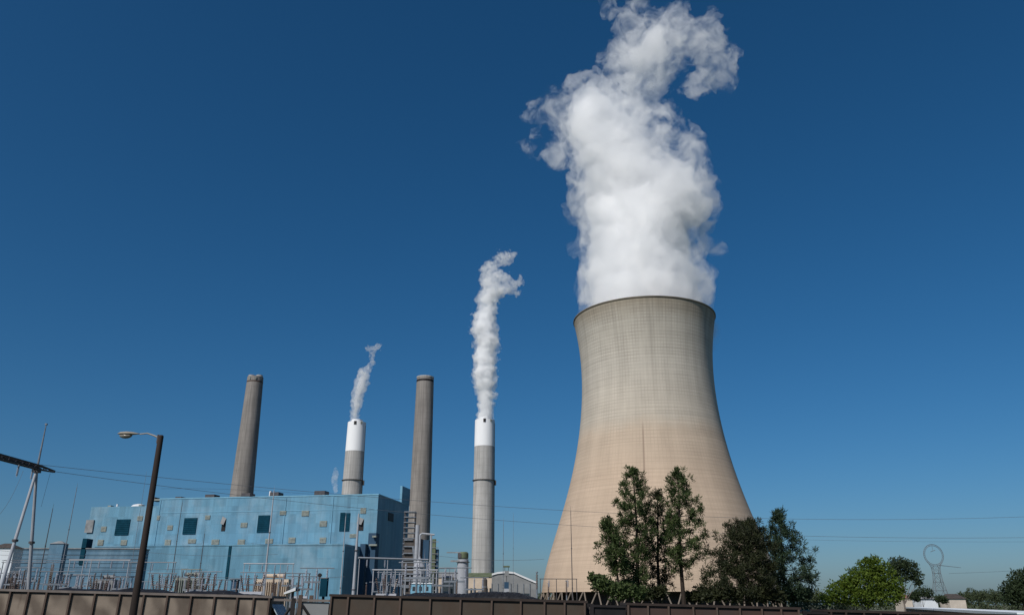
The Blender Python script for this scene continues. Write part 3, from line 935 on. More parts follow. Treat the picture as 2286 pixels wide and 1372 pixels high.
# short exhaust stack
c = at(1034, 1231, 400)
m = mpp(c)
hz = float(c[2])
ex = thing("exhaust_stack", "short grey exhaust stack with dark capped top between the two right chimneys", "exhaust stack", (c[0], 400, 0))
MB().lathe([(13.5 * m, 0), (12.5 * m, hz - 16 * m)], 28).build("shaft", MT['silo'], ex)
MB().lathe([(10 * m, hz - 16 * m + .01), (12 * m, hz - 13 * m), (12 * m, hz - 3 * m), (9 * m, hz)], 24).build("cap", MT['olive'], ex)
MB().span((-11 * m, -12 * m, hz - 13 * m), (-3 * m, -10 * m, hz - 4 * m)).build("cap_panel", MT['dark_steel'], ex)
MB().box((-20 * m, -2, hz - .4), (32 * m, .5, .5)).build("jib", MT['duct'], ex)
MB().box((-16 * m, -2, hz - 20 * m), (22 * m, .6, .8)).build("pipe_bridge", MT['duct'], ex)
MB().lathe([(13.2 * m, hz - 22 * m), (15.5 * m, hz - 22 * m), (15.5 * m, hz - 21 * m), (13.2 * m, hz - 21 * m)], 24, cap=False).build("walkway", MT['dark_steel'], ex)
# cream warehouses
def warehouse(label, px0, px1, pt_, Y, wall, roof, rise=1.2, depth=18):
    a, b = at(px0, pt_, Y), at(px1, pt_, Y)
    w = b[0] - a[0]
    z = float(a[2] + b[2]) / 2
    root = thing("warehouse", label, "warehouse", ((a[0] + b[0]) / 2, Y, 0))
    MB().span((-w / 2, 0, 0), (w / 2, depth, z)).build("wall", wall, root)
    MB().add([(-w / 2 - .4, -.5, z), (w / 2 + .4, -.5, z), (w / 2 + .4, depth + .5, z), (-w / 2 - .4, depth + .5, z), (-w / 2 - .4, depth / 2, z + rise), (w / 2 + .4, depth / 2, z + rise)],
             [(0, 1, 5, 4), (2, 3, 4, 5), (1, 2, 5), (3, 0, 4), (3, 2, 1, 0)]).build("roof", roof, root)
    MB().span((-w * .12, -.08, 0), (w * .12, -.003, z * .6)).build("door", MT['duct'], root)
    for q in (-.38, -.24, .24, .38):
        MB().span((w * q - w * .04, -.08, z * .45), (w * q + w * .04, -.003, z * .68)).build("window", MT['glass'], root)
    return root
warehouse("cream warehouse with grey roof left of the short exhaust stack", 972, 1022, 1288, 440, MT['beige_wall'], MT['grey_wall'], 3.0)
warehouse("cream warehouse at the foot of the white topped chimney nearest the tower", 1046, 1102, 1287, 470, MT['beige_wall'], MT['olive'], 2.5)
# brown tank and pale small block before it
c = at(1082, 1289, 380)
m = mpp(c)
tk = thing("brown_tank", "narrow dark brown tank standing before the cream warehouse", "tank", (c[0], 380, 0))
MB().lathe([(6 * m, 0), (6 * m, float(c[2]) - .8), (3 * m, float(c[2])), (.1, float(c[2]))], 20).build("shell", MT['duct_dark'], tk)
MB().lathe([(6 * m, float(c[2]) - 4), (7 * m, float(c[2]) - 4), (7 * m, float(c[2]) - 3.7), (6 * m, float(c[2]) - 3.7)], 20, cap=False).build("band", MT['duct'], tk)
# shed with bright arched roof falling to the right
a, b = at(1098, 1281, 430), at(1197, 1298, 430)
w = b[0] - a[0]
hz = float(at(1140, 1274, 430)[2])
ez = float(at(1197, 1297, 430)[2])
sd = thing("arched_shed", "grey shed with bright white arched roof at the left foot of the cooling tower", "shed", ((a[0] + b[0]) / 2, 430, 0))
arc = []
for q in range(17):
    u = q / 16
    arc.append((-w / 2 + w * u, float(np.interp(u, [0, .12, .3, .5, .62, 1], [hz - 1.2, hz - .4, hz, hz - .3, hz - (hz - ez) * .3, ez]))))
vs = [(x, 0, z) for x, z in arc] + [(x, 22, z) for x, z in arc] + [(x, 0, z - .9) for x, z in arc] + [(x, 22, z - .9) for x, z in arc]
fs = [(i, i + 1, i + 18, i + 17) for i in range(16)] + [(i + 34, i + 51, i + 52, i + 35) for i in range(16)] + [(i + 34, i + 35, i + 1, i) for i in range(16)] + [(i + 18, i + 17 + 35, i + 51, i + 17) for i in range(16)] + [(0, 17, 51, 34), (16, 50, 67, 33)]
MB().add(vs, fs).build("roof", MT['white_roof'], sd)
MB().add([(x, .6, 0) for x, z in arc] + [(x, .6, z - .91) for x, z in arc], [(i, i + 1, i + 18, i + 17) for i in range(16)]).build("wall", MT['grey_wall'], sd)
MB().add([(x, 21, 0) for x, z in arc] + [(x, 21, z - .91) for x, z in arc], [(i + 17, i + 18, i + 1, i) for i in range(16)]).build("wall", MT['grey_wall'], sd)
for q in (.2, .35, .5, .65, .8):
    MB().span((-w / 2 + w * q - 1.6, .45, ez * .25), (-w / 2 + w * q + 1.6, .597, ez * .62)).build("window", MT['glass'], sd)
for q in range(8):
    MB().span((-w / 2 + w * q / 7 - .15, .2, 0), (-w / 2 + w * q / 7 + .15, .5, ez - .92)).build("post", MT['galv'], sd)
# blue grey kiosk tower before the shed
c = at(1131, 1262, 300)
m = mpp(c)
hz = float(c[2])
kt = thing("hopper_tower", "slim blue grey hopper tower with small roof before the arched shed", "hopper tower", (c[0], 300, 0))
MB().add([(-9 * m, -1.2, 0), (9 * m, -1.2, 0), (9 * m, 1.2, 0), (-9 * m, 1.2, 0), (-5 * m, -.8, hz * .55), (5 * m, -.8, hz * .55), (5 * m, .8, hz * .55), (-5 * m, .8, hz * .55)],
         [(0, 1, 5, 4), (1, 2, 6, 5), (2, 3, 7, 6), (3, 0, 4, 7), (4, 5, 6, 7), (3, 2, 1, 0)]).build("skirt", MT['silo'], kt)
MB().span((-5 * m, -.8, hz * .55 + .01), (5 * m, .8, hz * .68)).build("cabinet", MT['navy'], kt)
MB().tube((0, 0, hz * .68), (0, 0, hz * .88), .12, .12, 6).build("stem", MT['dark_steel'], kt)
MB().span((-4.5 * m, -.6, hz * .8), (5 * m, .6, hz * .9)).build("head", MT['grey_wall'], kt)
MB().span((-7 * m, -.8, hz * .97), (7 * m, .8, hz)).build("roof", MT['olive'], kt)
for s in (-4, 4):
    MB().tube((s * m, 0, hz * .9), (s * m, 0, hz * .97), .08, .08, 5).build("roof_post", MT['dark_steel'], kt)

# ------------------------------------------------------------------ street lamp
yl = 35.0
pt = at(359.5, 971, yl)
lamp = thing("street_lamp", "dark wooden lamp pole with cobra head lamp reaching left over the train", "street lamp", (pt[0], yl, 0))
H = float(pt[2])
r0 = 6.0 * mpp(pt)
MB().lathe([(r0 * 1.55, -.3), (r0 * 1.45, 1.5), (r0 * 1.2, H * .5), (r0, H - .05), (r0 * .8, H)], 20).build("pole", MT['pole_wood'], lamp, smooth=False)
m = mpp(pt)
tip = at(312, 968.5, yl)
dx = float(tip[0] - pt[0])
arm = [(-r0, 0, H - .1), (dx * .3, 0, H - .02), (dx * .65, 0, float(tip[2]) + .04), (dx, 0, float(tip[2]))]
MB().path(arm, [.035, .033, .03, .028], 8).build("arm", MT['lamp_metal'], lamp)
MB().span((-r0 * 1.15, -.07, H - .35), (-r0 * .8, .07, H + .02)).build("bracket", MT['dark_steel'], lamp)
hd = float(at(263, 967, yl)[0] - pt[0])
hl = abs(hd - dx)
prof = [(0, .03, .03), (.12, .06, .07), (.35, .13, .14), (.6, .17, .17), (.85, .15, .14), (1.0, .03, .04)]
vs, fs = [], []
N = 14
for (u, ry, rz_) in prof:
    for j in range(N):
        t = 2 * math.pi * j / N
        zz = math.sin(t) * (rz_ * (.62 if math.sin(t) > 0 else .35))
        vs.append((dx - hl * u, math.cos(t) * ry, float(tip[2]) + .015 + zz))
for i in range(len(prof) - 1):
    fs += [(i * N + j, i * N + (j + 1) % N, (i + 1) * N + (j + 1) % N, (i + 1) * N + j) for j in range(N)]
fs += [tuple(range(N - 1, -1, -1)), tuple(range(len(vs) - N, len(vs)))]
hdm = MB().add(vs, fs).build("lamp_head", MT['lamp_metal'], lamp, smooth=True)
vs, fs = [], []
for k2 in range(5):
    rr = math.cos(k2 / 4 * math.pi / 2)
    for j in range(N):
        t = 2 * math.pi * j / N
        vs.append((dx - hl * .62 + math.cos(t) * hl * .30 * max(rr, .02), math.sin(t) * .13 * max(rr, .02), float(tip[2]) - .045 - .15 * math.sin(k2 / 4 * math.pi / 2)))
for i in range(4):
    fs += [(i * N + (j + 1) % N, i * N + j, (i + 1) * N + j, (i + 1) * N + (j + 1) % N) for j in range(N)]
fs.append(tuple(range(N)))
fs.append(tuple(range(len(vs) - 1, len(vs) - N - 1, -1)))
MB().add(vs, fs).build("lens", MT['lens'], hdm, smooth=True)

# ------------------------------------------------------------------ switchyard: A-frame, masts, portals
J = at(82, 1049, 120)
af = thing("gantry_pole", "tall white A-frame gantry with thin spike and dark cross beam at the left edge", "gantry", (J[0], 120, 0))
jz = float(J[2])
la, lb = atz(-6, 116, 5), atz(62, 123, 5)
for (e, rr) in ((la, .27), (lb, .30)):
    ex_, ey_ = float(e[0] - J[0]), float(e[1] - 120)
    k_ = jz / (jz - 5)
    bx_, by_ = ex_ * k_, ey_ * k_
    MB().tube((bx_, by_, 0), (0, 0, jz), rr, .2, 10).build("leg", MT['white_steel'], af)
    fz = float(at(30, 1208, 120)[2])
    kk = 1 - fz / jz
    MB().tube((bx_ * kk, by_ * kk, fz - .15), (bx_ * kk, by_ * kk, fz + .15), .42, .42, 10).build("flange", MT['dark_steel'], af)
sp_ = at(107, 948, 120)
sx_ = float(sp_[0] - J[0])
MB().tube((0, 0, jz), (.0, 0, float(sp_[2])), .17, .07, 8).build("spike", MT['galv'], af)
MB().box((.0, 0, float(sp_[2]) + .1), (.28, .28, .25)).build("spike_cap", MT['galv'], af)
e0 = at(-80, 998, 96)
e1 = at(121, 1052, 127)
p0 = np.array([e0[0] - J[0], e0[1] - 120, e0[2]])
p1 = np.array([e1[0] - J[0], e1[1] - 120, e1[2]])
bm = MB()
d = p1 - p0
L = np.linalg.norm(d)
d /= L
up_ = np.array([0, 0, 1.0])
sd_ = np.cross(d, up_)
sd_ /= np.linalg.norm(sd_)
jd = np.linalg.norm(np.array([0, 0, jz]) - p0)
def bw(t):
    return .30 if t < jd else .30 - .2 * (t - jd) / (L - jd)
cor = []
for t in (0, jd, L):
    c_ = p0 + d * t
    b_ = bw(t)
    cor.append([c_ + sd_ * (sx * b_) + up_ * (sz * b_) for sx, sz in ((-1, -1), (1, -1), (1, 1), (-1, 1))])
for i in range(2):
    for q in range(4):
        bm.tube(cor[i][q], cor[i + 1][q], .10, .09, 6)
nseg = 26
for i in range(nseg):
    t0, t1 = L * i / nseg, L * (i + 1) / nseg
    c0, c1 = p0 + d * t0, p0 + d * t1
    s0, s1 = bw(t0), bw(t1)
    g_ = 1 if i % 2 else -1
    bm.tube(c0 + sd_ * s0 * g_ + up_ * s0, c1 - sd_ * s1 * g_ + up_ * s1, .07, .07, 4)
    bm.tube(c0 + sd_ * s0 + up_ * s0 * g_, c1 + sd_ * s1 - up_ * s1 * g_, .07, .07, 4)
    bm.tube(c0 - sd_ * s0 + up_ * s0 * g_, c1 - sd_ * s1 - up_ * s1 * g_, .07, .07, 4)
bm.tube(p0, p0 + d * jd, .2, .2, 8)
bm.build("cross_beam", MT['dark_steel'], af)
MB().box((0, 0, jz), (.9, .9, .7)).build("joint_box", MT['dark_steel'], af)
for tt in (.55, .72):
    c_ = p0 + d * (L * tt)
    st_ = MB().tube(c_ - up_ * .3, c_ - up_ * 2.0, .06, .06, 6)
    for q in range(8):
        st_.tube(c_ - up_ * (.5 + q * .17), c_ - up_ * (.58 + q * .17), .16, .16, 8)
    st_.build("insulator", MT['insulator'], af)

MASTS = [(612, 1094, 170, .17, 'white_steel', "tall white lightning mast before the middle of the blue power station"),
         (801, 1146, 142, .26, 'white_steel', "stout white tapered mast at the dark corner of the power station"),
         (772, 1152, 165, .12, 'white_steel', "slim white mast just left of the power station's dark corner"),
         (1274, 1140, 150, .085, 'dark_steel', "slender dark mast in front of the left side of the cooling tower"),
         (1124, 1163, 190, .08, 'galv', "thin grey mast right of the chimney nearest the cooling tower"),
         (1146, 1150, 230, .06, 'galv', "hair thin mast between the steaming chimney and the cooling tower"),
         (172, 1086, 175, .10, 'galv', "faint grey mast right of the white A-frame gantry"),
         (118, 1134, 150, .10, 'dark_steel', "short dark mast right next to the white A-frame gantry"),
         (407, 1122, 178, .09, 'dark_steel', "thin dark mast crossing the power station right of the lamp pole"),
         (457, 1190, 160, .09, 'dark_steel', "short dark mast before the lower blue wall left of centre"),
         (326, 1060, 190, .05, 'galv', "hair thin aerial mast behind the lamp pole"),
         (948, 1236, 150, .09, 'galv', "short grey mast in front of the silo")]
for (px, py, Y, r_, m_, lab) in MASTS:
    p = at(px, py, Y)
    root = thing("mast", lab, "mast", (p[0], Y, 0), 0, "masts of the switchyard")
    hz = float(p[2])
    MB().tube((0, 0, .3), (0, 0, hz), r_ * 1.35, r_ * .55, 10).build("pole", MT[m_], root)
    MB().tube((0, 0, hz), (0, 0, hz + .9), .03, .012, 5).build("tip", MT[m_], root)
    MB().box((0, 0, .15), (.9, .9, .3)).build("footing", MT['column'], root)
    for f in (.35, .68):
        MB().tube((0, 0, hz * f - .06), (0, 0, hz * f + .06), r_ * 1.45, r_ * 1.45, 10).build("flange", MT['dark_steel'], root)

def portal(label, posts, pt_, Y, r_=.11, m_='galv', beam=.22, drops=0, lattice=False, Y2=None):
    Y2 = Y2 or Y
    pL, pR = at(posts[0], pt_[0], Y), at(posts[-1], pt_[1], Y2)
    zl = float(pL[2])
    root = thing("bus_portal", label, "bus portal", (pL[0], Y, 0), 0, "bus portals of the switchyard")
    ex = float(pR[0] - pL[0])
    ey = Y2 - Y
    def bp(u):
        return np.array([ex * u, ey * u, zl])
    us = []
    for px in posts:
        u = 0.0
        for _i in range(6):
            k_ = (px - PW / 2) / FPX
            Yq = Y + ey * u
            q = atz(px, Yq, zl)
            u = (q[0] - pL[0]) / ex
        us.append(u)
    for u in us:
        c_ = bp(u)
        MB().tube((c_[0], c_[1], 0), (c_[0], c_[1], zl - beam / 2), r_ * 1.15, r_, 8).build("post", MT[m_], root)
    u0, u1 = min(us) - .02, max(us) + .02
    b_ = MB()
    if lattice:
        c0, c1 = bp(u0), bp(u1)
        dd = (c1 - c0)
        LL = np.linalg.norm(dd)
        nn = max(6, int(LL / .6))
        for (oy, oz) in ((-.2, -.2), (.2, -.2), (.2, .2), (-.2, .2)):
            b_.tube(c0 + np.array([0, oy, oz]), c1 + np.array([0, oy, oz]), .05, .05, 5)
        for i in range(nn):
            q0, q1 = c0 + dd * i / nn, c0 + dd * (i + 1) / nn
            g_ = .2 if i % 2 else -.2
            b_.tube(q0 + np.array([0, -.2, g_]), q1 + np.array([0, -.2, -g_]), .03, .03, 4)
            b_.tube(q0 + np.array([0, g_, .2]), q1 + np.array([0, -g_, .2]), .03, .03, 4)
    else:
        c0, c1 = bp(u0), bp(u1)
        b_.tube(c0, c1, beam / 2, beam / 2, 8)
    b_.build("beam", MT[m_], root)
    for i in range(drops):
        u = u0 + (u1 - u0) * (i + .5) / drops
        c_ = bp(u)
        ins = MB().tube(c_ - [0, 0, beam / 2], c_ - np.array([0, 0, 1.5]), .045, .045, 6)
        for q in range(6):
            ins.tube(c_ - np.array([0, 0, .35 + q * .17]), c_ - np.array([0, 0, .43 + q * .17]), .15, .15, 8)
        ins.build("insulator", MT['insulator'], root)
    return root
portal("upper white bus portal before the shaded corner of the power station", [803, 866, 953], (1244, 1251), 142, .07, 'white_steel', .3, 4, False, 148)
portal("lower white bus portal with six posts before the shaded flank", [834, 858, 883, 906, 940, 975], (1271, 1266), 150, .10, 'white_steel', .26, 5)
portal("small pale portal in front of the silo", [902, 938, 968], (1296, 1297), 158, .08, 'galv', .2, 2)
portal("white bus portal before the middle of the blue power station", [546, 597, 627, 655], (1257, 1259), 160, .07, 'white_steel', .22, 4)
portal("long pale portal at the left before the low dark blue wing", [157, 188, 205, 289], (1249, 1249), 150, .085, 'white_steel', .22, 5)
portal("pale portal just right of the lamp pole", [292, 338, 392], (1254, 1257), 158, .07, 'galv', .18, 3)
portal("lattice portal between the A-frame gantry and the dark mast", [8, 64, 140], (1252, 1253), 165, .09, 'galv', .25, 3, True)
portal("thin dark portal left of the cooling tower base", [1206, 1242, 1287], (1291, 1290), 150, .06, 'dark_steel', .12, 2)
portal("small reddish portal right of the lamp pole", [406, 428, 450], (1270, 1270), 170, .06, 'beige_vent', .2, 2)
portal("low grey portal before the cream warehouse", [980, 1004, 1018], (1268, 1268), 170, .05, 'galv', .12, 0)

# bus supports, insulator posts, breakers: one of each kind, copied
def bus_support():
    r_ = thing("bus_support", "pale steel bus support with three insulators left of the lamp pole", "bus support", (0, 0, 0), 0, "bus supports in the switchyard")
    MB().tube((0, 0, 0), (0, 0, 5.2), .13, .11, 8).build("column", MT['galv'], r_)
    MB().box((0, 0, 5.3), (2.6, .22, .2)).build("cross_arm", MT['galv'], r_)
    for dx in (-1.15, 0, 1.15):
        ins = MB().tube((dx, 0, 5.4), (dx, 0, 6.7), .06, .06, 6)
        for q in range(7):
            ins.tube((dx, 0, 5.5 + q * .16), (dx, 0, 5.58 + q * .16), .12, .11, 8)
        ins.build("insulator", MT['insulator'], r_)
    MB().tube((-1.9, 0, 6.78), (1.9, 0, 6.78), .06, .06, 6).build("bus_bar", MT['galv'], r_)
    return r_
def insulator_post():
    r_ = thing("insulator_post", "single insulator on a thin steel post left of the lamp pole", "insulator post", (0, 0, 0), 0, "insulator posts in the switchyard")
    MB().tube((0, 0, 0), (0, 0, 4.6), .09, .09, 6).build("post", MT['galv'], r_)
    ins = MB().tube((0, 0, 4.6), (0, 0, 6.4), .07, .06, 6)
    for q in range(9):
        ins.tube((0, 0, 4.75 + q * .17), (0, 0, 4.83 + q * .17), .14, .12, 8)
    ins.build("insulator", MT['brown_porcelain'], r_)
    MB().tube((0, 0, 6.4), (0, 0, 6.55), .13, .13, 8).build("cap", MT['galv'], r_)
    return r_
def breaker():
    r_ = thing("circuit_breaker", "grey dead tank circuit breaker with slanting bushings left of the lamp pole", "circuit breaker", (0, 0, 0), 0, "circuit breakers in the switchyard")
    for dx in (-.9, .9):
        MB().tube((dx, 0, 0), (dx, 0, 3.6), .1, .1, 6).build("leg", MT['galv'], r_)
    MB().tube((-1.3, 0, 4.0), (1.3, 0, 4.0), .5, .5, 14).build("tank", MT['silo'], r_)
    for dx, sl_ in ((-.9, -.5), (.9, .5), (-.3, -.2), (.3, .2)):
        ins = MB().tube((dx, 0, 4.4), (dx + sl_, 0, 6.4), .07, .05, 6)
        for q in range(8):
            t = (q + 1) / 9
            ins.tube((dx + sl_ * t, 0, 4.4 + 2 * t), (dx + sl_ * (t + .03), 0, 4.46 + 2 * t), .18, .16, 8)
        ins.build("bushing", MT['brown_porcelain'], r_)
    MB().box((0, -.8, 2.0), (1.0, .6, 1.6)).build("control_box", MT['grey_wall'], r_)
    return r_
rnd = random.Random(5)
def scatter(maker, spots, labels):
    first = None
    for (px, Y, sc) in spots:
        if first is None:
            o = first = maker()
        else:
            o = copy_tree(first)
        p = atz(px, Y, 6)
        o.location = [float(p[0]), float(Y), 0.0]
        o.rotation_euler = (0, 0, rnd.uniform(-.25, .25))
        o.scale = (sc, sc, sc)
        o["label"] = labels[0] if px < 300 else (labels[1] if px < 720 else labels[2])
scatter(bus_support, [(px + rnd.uniform(-4, 4), rnd.uniform(125, 185), rnd.uniform(1.15, 1.55)) for px in (8, 36, 58, 92, 120, 150, 182, 212, 240, 268, 330, 352, 380, 402, 430, 462, 490, 535, 566, 590, 622, 648, 678, 700, 845, 872, 898, 926, 990, 1012, 1058)],
        ["pale steel bus support with three insulators left of the lamp pole", "pale steel bus support with three insulators between lamp pole and dark corner", "pale steel bus support with three insulators right of the power station's dark corner"])
scatter(insulator_post, [(px + rnd.uniform(-3, 3), rnd.uniform(125, 180), rnd.uniform(1.15, 1.5)) for px in (2, 20, 30, 48, 70, 84, 104, 112, 132, 142, 166, 176, 196, 204, 224, 232, 252, 262, 282, 344, 364, 372, 392, 414, 422, 446, 474, 502, 528, 552, 576, 606, 614, 640, 664, 688, 708, 816, 858, 886, 912, 982, 1002, 1020, 1196, 1222, 1262)],
        ["single insulator on a thin steel post left of the lamp pole", "single insulator on a thin steel post between lamp pole and dark corner", "single insulator on a thin steel post right of the power station's dark corner"])
scatter(breaker, [(px, rnd.uniform(135, 165), rnd.uniform(1.25, 1.45)) for px in (44, 128, 218, 258, 360, 440, 470, 560, 668, 862)],
        ["grey dead tank circuit breaker with slanting bushings left of the lamp pole", "grey dead tank circuit breaker with slanting bushings between lamp pole and dark corner", "grey dead tank circuit breaker with slanting bushings right of the dark corner"])

def transformer(label, px0, px1, pt_, Y, m_):
    a, b = at(px0, pt_, Y), at(px1, pt_, Y)
    w = float(b[0] - a[0])
    h = float(a[2])
    r_ = thing("transformer", label, "transformer", ((a[0] + b[0]) / 2, Y, 0), 0, "transformers in the switchyard")
    MB().span((-w / 2, -1.4, .3), (w / 2, 1.4, h - 1.5)).build("tank", m_, r_)
    MB().span((-w / 2 - .2, -1.6, 0), (w / 2 + .2, 1.6, .3)).build("plinth", MT['column'], r_)
    fn = MB()
    for i in range(int(w / .45)):
        x = -w / 2 + .25 + i * .45
        fn.span((x - .06, -1.9, 1.2), (x + .06, -1.403, h - 2.0))
    fn.build("radiator", m_, r_)
    for i in range(3):
        x = -w / 3 + w / 3 * i
        ins = MB().tube((x, 0, h - 1.5), (x, 0, h), .08, .06, 6)
        for q in range(6):
            ins.tube((x, 0, h - 1.35 + q * .2), (x, 0, h - 1.27 + q * .2), .2, .17, 8)
        ins.build("bushing", MT['brown_porcelain'], r_)
    MB().tube((-w * .3, .8, h - .8), (w * .3, .8, h - .8), .4, .4, 12).build("conservator", m_, r_)
transformer("beige transformer with fins before the middle of the blue power station", 577, 650, 1275, 175, MT['beige_wall'])
transformer("pinkish grey transformer right of the lamp pole", 400, 455, 1272, 180, MT['beige_vent'])
transformer("small grey transformer left of the lamp pole", 220, 262, 1278, 180, MT['grey_wall'])
transformer("dark transformer near the foot of the white A-frame gantry", 20, 44, 1272, 175, MT['duct_dark'])
# dark teal cabinet on post and dark box at the foot of the low block
c = at(725, 1290, 62)
m = mpp(c)
kb = thing("signal_cabinet", "dark teal signal cabinet with round lamp standing at the gap in the train", "signal cabinet", (c[0], 62, 0))
hz = float(c[2])
MB().span((-7.5 * m, -.25, hz - 38 * m), (7.5 * m, .25, hz)).build("cabinet", MT['teal_dark'], kb)
MB().tube((0, 0, 0), (0, 0, hz - 38 * m), .1, .1, 8).build("post", MT['black_paint'], kb)
MB().tube((-7.5 * m, 0, hz - 1 * m), (-11 * m, 0, hz + 6 * m), .03, .03, 6).build("arm", MT['black_paint'], kb)
MB().tube((-11.5 * m, -.12, hz + 7 * m), (-11.5 * m, .12, hz + 7 * m), 4 * m, 4 * m, 14).build("lamp", MT['black_paint'], kb)
MB().span((-8 * m, -.28, hz + .003), (8 * m, .28, hz + .05)).build("lid", MT['duct'], kb)
c = at(523, 1292, 200)
m = mpp(c)
bx = thing("relay_kiosk", "small dark blue relay kiosk below the long slit of the power station", "kiosk", (c[0], 200, 0))
hz = float(c[2])
MB().span((-6 * m, 0, 0), (6 * m, 2, hz - .3)).build("wall", MT['navy'], bx)
MB().span((-7 * m, -.2, hz - .29), (7 * m, 2.2, hz)).build("roof", MT['teal_dark'], bx)
MB().span((-2 * m, -.05, 0), (2 * m, -.003, 2.4)).build("door", MT['duct'], bx)
# white angled panel (conveyor hood) low in the middle
c = at(655, 1312, 80)
m = mpp(c)
hz = float(c[2])
hd_ = thing("conveyor_hood", "small white slanted hood on a post above the train's gap", "hood", (c[0], 80, 0))
MB().tube((0, 0, 0), (0, 0, hz - .3), .12, .12, 8).build("post", MT['dark_steel'], hd_)
MB().add([(-17 * m, -.5, hz - 9 * m), (8 * m, -.5, hz + 2 * m), (8 * m, .5, hz + 2 * m), (-17 * m, .5, hz - 9 * m), (-17 * m, -.5, hz - 13 * m), (8 * m, -.5, hz - 5 * m), (8 * m, .5, hz - 5 * m), (-17 * m, .5, hz - 13 * m)],
         [(0, 1, 2, 3), (7, 6, 5, 4), (0, 4, 5, 1), (1, 5, 6, 2), (2, 6, 7, 3), (3, 7, 4, 0)]).build("hood", MT['white_roof'], hd_)
MB().span((8 * m, -.3, hz - 6 * m), (13 * m, .3, hz - 1 * m)).build("motor", MT['dark_steel'], hd_)

# ------------------------------------------------------------------ power lines
def wire(label, pts, r_=.028):
    P = []
    for i in range(len(pts) - 1):
        for q in range(8):
            u = q / 8
            P.append(tuple(pts[i][k] * (1 - u) + pts[i + 1][k] * u for k in range(3)))
    P.append(pts[-1])
    px = np.array([p[0] for p in P])
    cf = np.polyfit([p[0] for p in pts], [p[1] for p in pts], min(3, len(pts) - 1))
    W_ = [at(p[0], float(np.polyval(cf, p[0])), p[2]) for p in P]
    o = MB().path(W_, r_, 5).build("power_line", MT['wire'])
    return tag(o, label, "power line", "power lines across the sky")
wire("long upper power line sagging across the whole view from the A-frame gantry", [(84, 1036, 122), (499, 1079, 150), (978, 1120, 175), (1250, 1138, 185), (1600, 1154, 195), (1850, 1158, 200), (2330, 1151, 210)], .034)
wire("long lower power line running under the first one across the whole view", [(84, 1049, 121), (500, 1093, 150), (966, 1154, 175), (1250, 1173, 185), (1820, 1191, 195), (2330, 1200, 205)], .034)
wire("second wire close below the long lower power line", [(1400, 1190, 190), (1850, 1205, 200), (2330, 1208, 205)], .02)
wire("short faint power line running right from the distant lattice pylon", [(2118, 1279, 380), (2200, 1276, 390), (2330, 1269, 400)], .05)
wire("dropper cable slanting down left from the A-frame gantry", [(52, 1050, 118), (30, 1100, 114), (-15, 1160, 110)], .02)
wire("thin dropper cable right of the A-frame gantry's joint", [(112, 1056, 122), (104, 1085, 123), (92, 1130, 125)], .02)
wire("faint wire running from the lamp pole height over the power station roof", [(360, 1090, 160), (640, 1098, 200), (800, 1113, 230)], .02)

for i, (x0, y0, x1, y1, sag, Yw, lab) in enumerate((
        (-20, 1226, 330, 1240, 5, 190, "sagging bus conductor over the left switchyard, topmost of the low wires"),
        (-20, 1236, 330, 1247, 4, 185, "bus conductor over the left switchyard just under the topmost low wire"),
        (40, 1262, 420, 1268, 6, 150, "low bus conductor strung across the switchyard behind the lamp pole"),
        (330, 1232, 620, 1236, 5, 190, "bus conductor before the lower blue wall right of the lamp pole"),
        (410, 1282, 770, 1286, 6, 150, "lowest bus conductor before the middle of the power station"),
        (980, 1240, 1215, 1247, 5, 190, "low conductor between the gallery frame and the cooling tower"),
        (560, 1212, 800, 1216, 4, 200, "high bus conductor before the right part of the blue wall"))):
    wire(lab, [(x0, y0, Yw), (x0 * .67 + x1 * .33, y0 * .67 + y1 * .33 + sag, Yw), (x0 * .33 + x1 * .67, y0 * .33 + y1 * .67 + sag, Yw), (x1, y1, Yw)], .03)

# ------------------------------------------------------------------ distant lattice pylon with round head
Yp = 420
c = at(2080, 1215, Yp)
m = mpp(c)
py_ = thing("lattice_pylon", "faint distant lattice pylon with a round ring head behind the trees at right", "pylon", (c[0], Yp, 0))
hz = float(c[2])
rr = 22 * m
cz = hz - rr
ring = []
for q in range(32):
    a = 2 * math.pi * q / 32
    ring.append((rr * math.cos(a), 0, cz + rr * 1.05 * math.sin(a)))
rg = MB()
for q in range(32):
    p0, p1 = np.array(ring[q]), np.array(ring[(q + 1) % 32])
    ctr = np.array([0, 0, cz])
    i0, i1 = ctr + (p0 - ctr) * .86, ctr + (p1 - ctr) * .86
    rg.tube(p0, p1, .11, .11, 4).tube(i0, i1, .09, .09, 4).tube(p0, i1, .06, .06, 4).tube(i0, p0, .05, .05, 4)
rg.build("ring_head", MT['pylon'], py_)
nk = cz - rr * 1.02
bd = MB()
lv = [(nk, 8 * m), (nk - 16 * m, 7 * m), (nk - 34 * m, 8.5 * m), (nk - 52 * m, 12 * m), (0, 18 * m)]
pr_ = None
for (z, w_) in lv:
    z = max(z, 0)
    cc = [np.array((sx * w_, sy * w_ * .6, z)) for sx, sy in ((-1, -1), (1, -1), (1, 1), (-1, 1))]
    if pr_ is not None:
        for q in range(4):
            bd.tube(pr_[q], cc[q], .11, .11, 4)
            bd.tube(pr_[q], cc[(q + 1) % 4], .06, .06, 4)
            bd.tube(pr_[(q + 1) % 4], cc[q], .06, .06, 4)
            bd.tube(cc[q], cc[(q + 1) % 4], .09, .09, 4)
    pr_ = cc
bd.build("lattice_body", MT['pylon'], py_)
for s in (-1, 1):
    MB().tube((s * 16 * m, 0, cz - rr * .66), (s * 8 * m, 0, nk - 6 * m), .11, .11, 4).build("strut", MT['pylon'], py_)
MB().tube((9 * m, 0, nk + 1 * m), (56 * m, 0, nk - 4 * m), .14, .08, 4).build("cross_arm", MT['pylon'], py_)
ins = MB().tube((0, 0, cz + rr), (0, 0, cz + 2), .07, .07, 4)
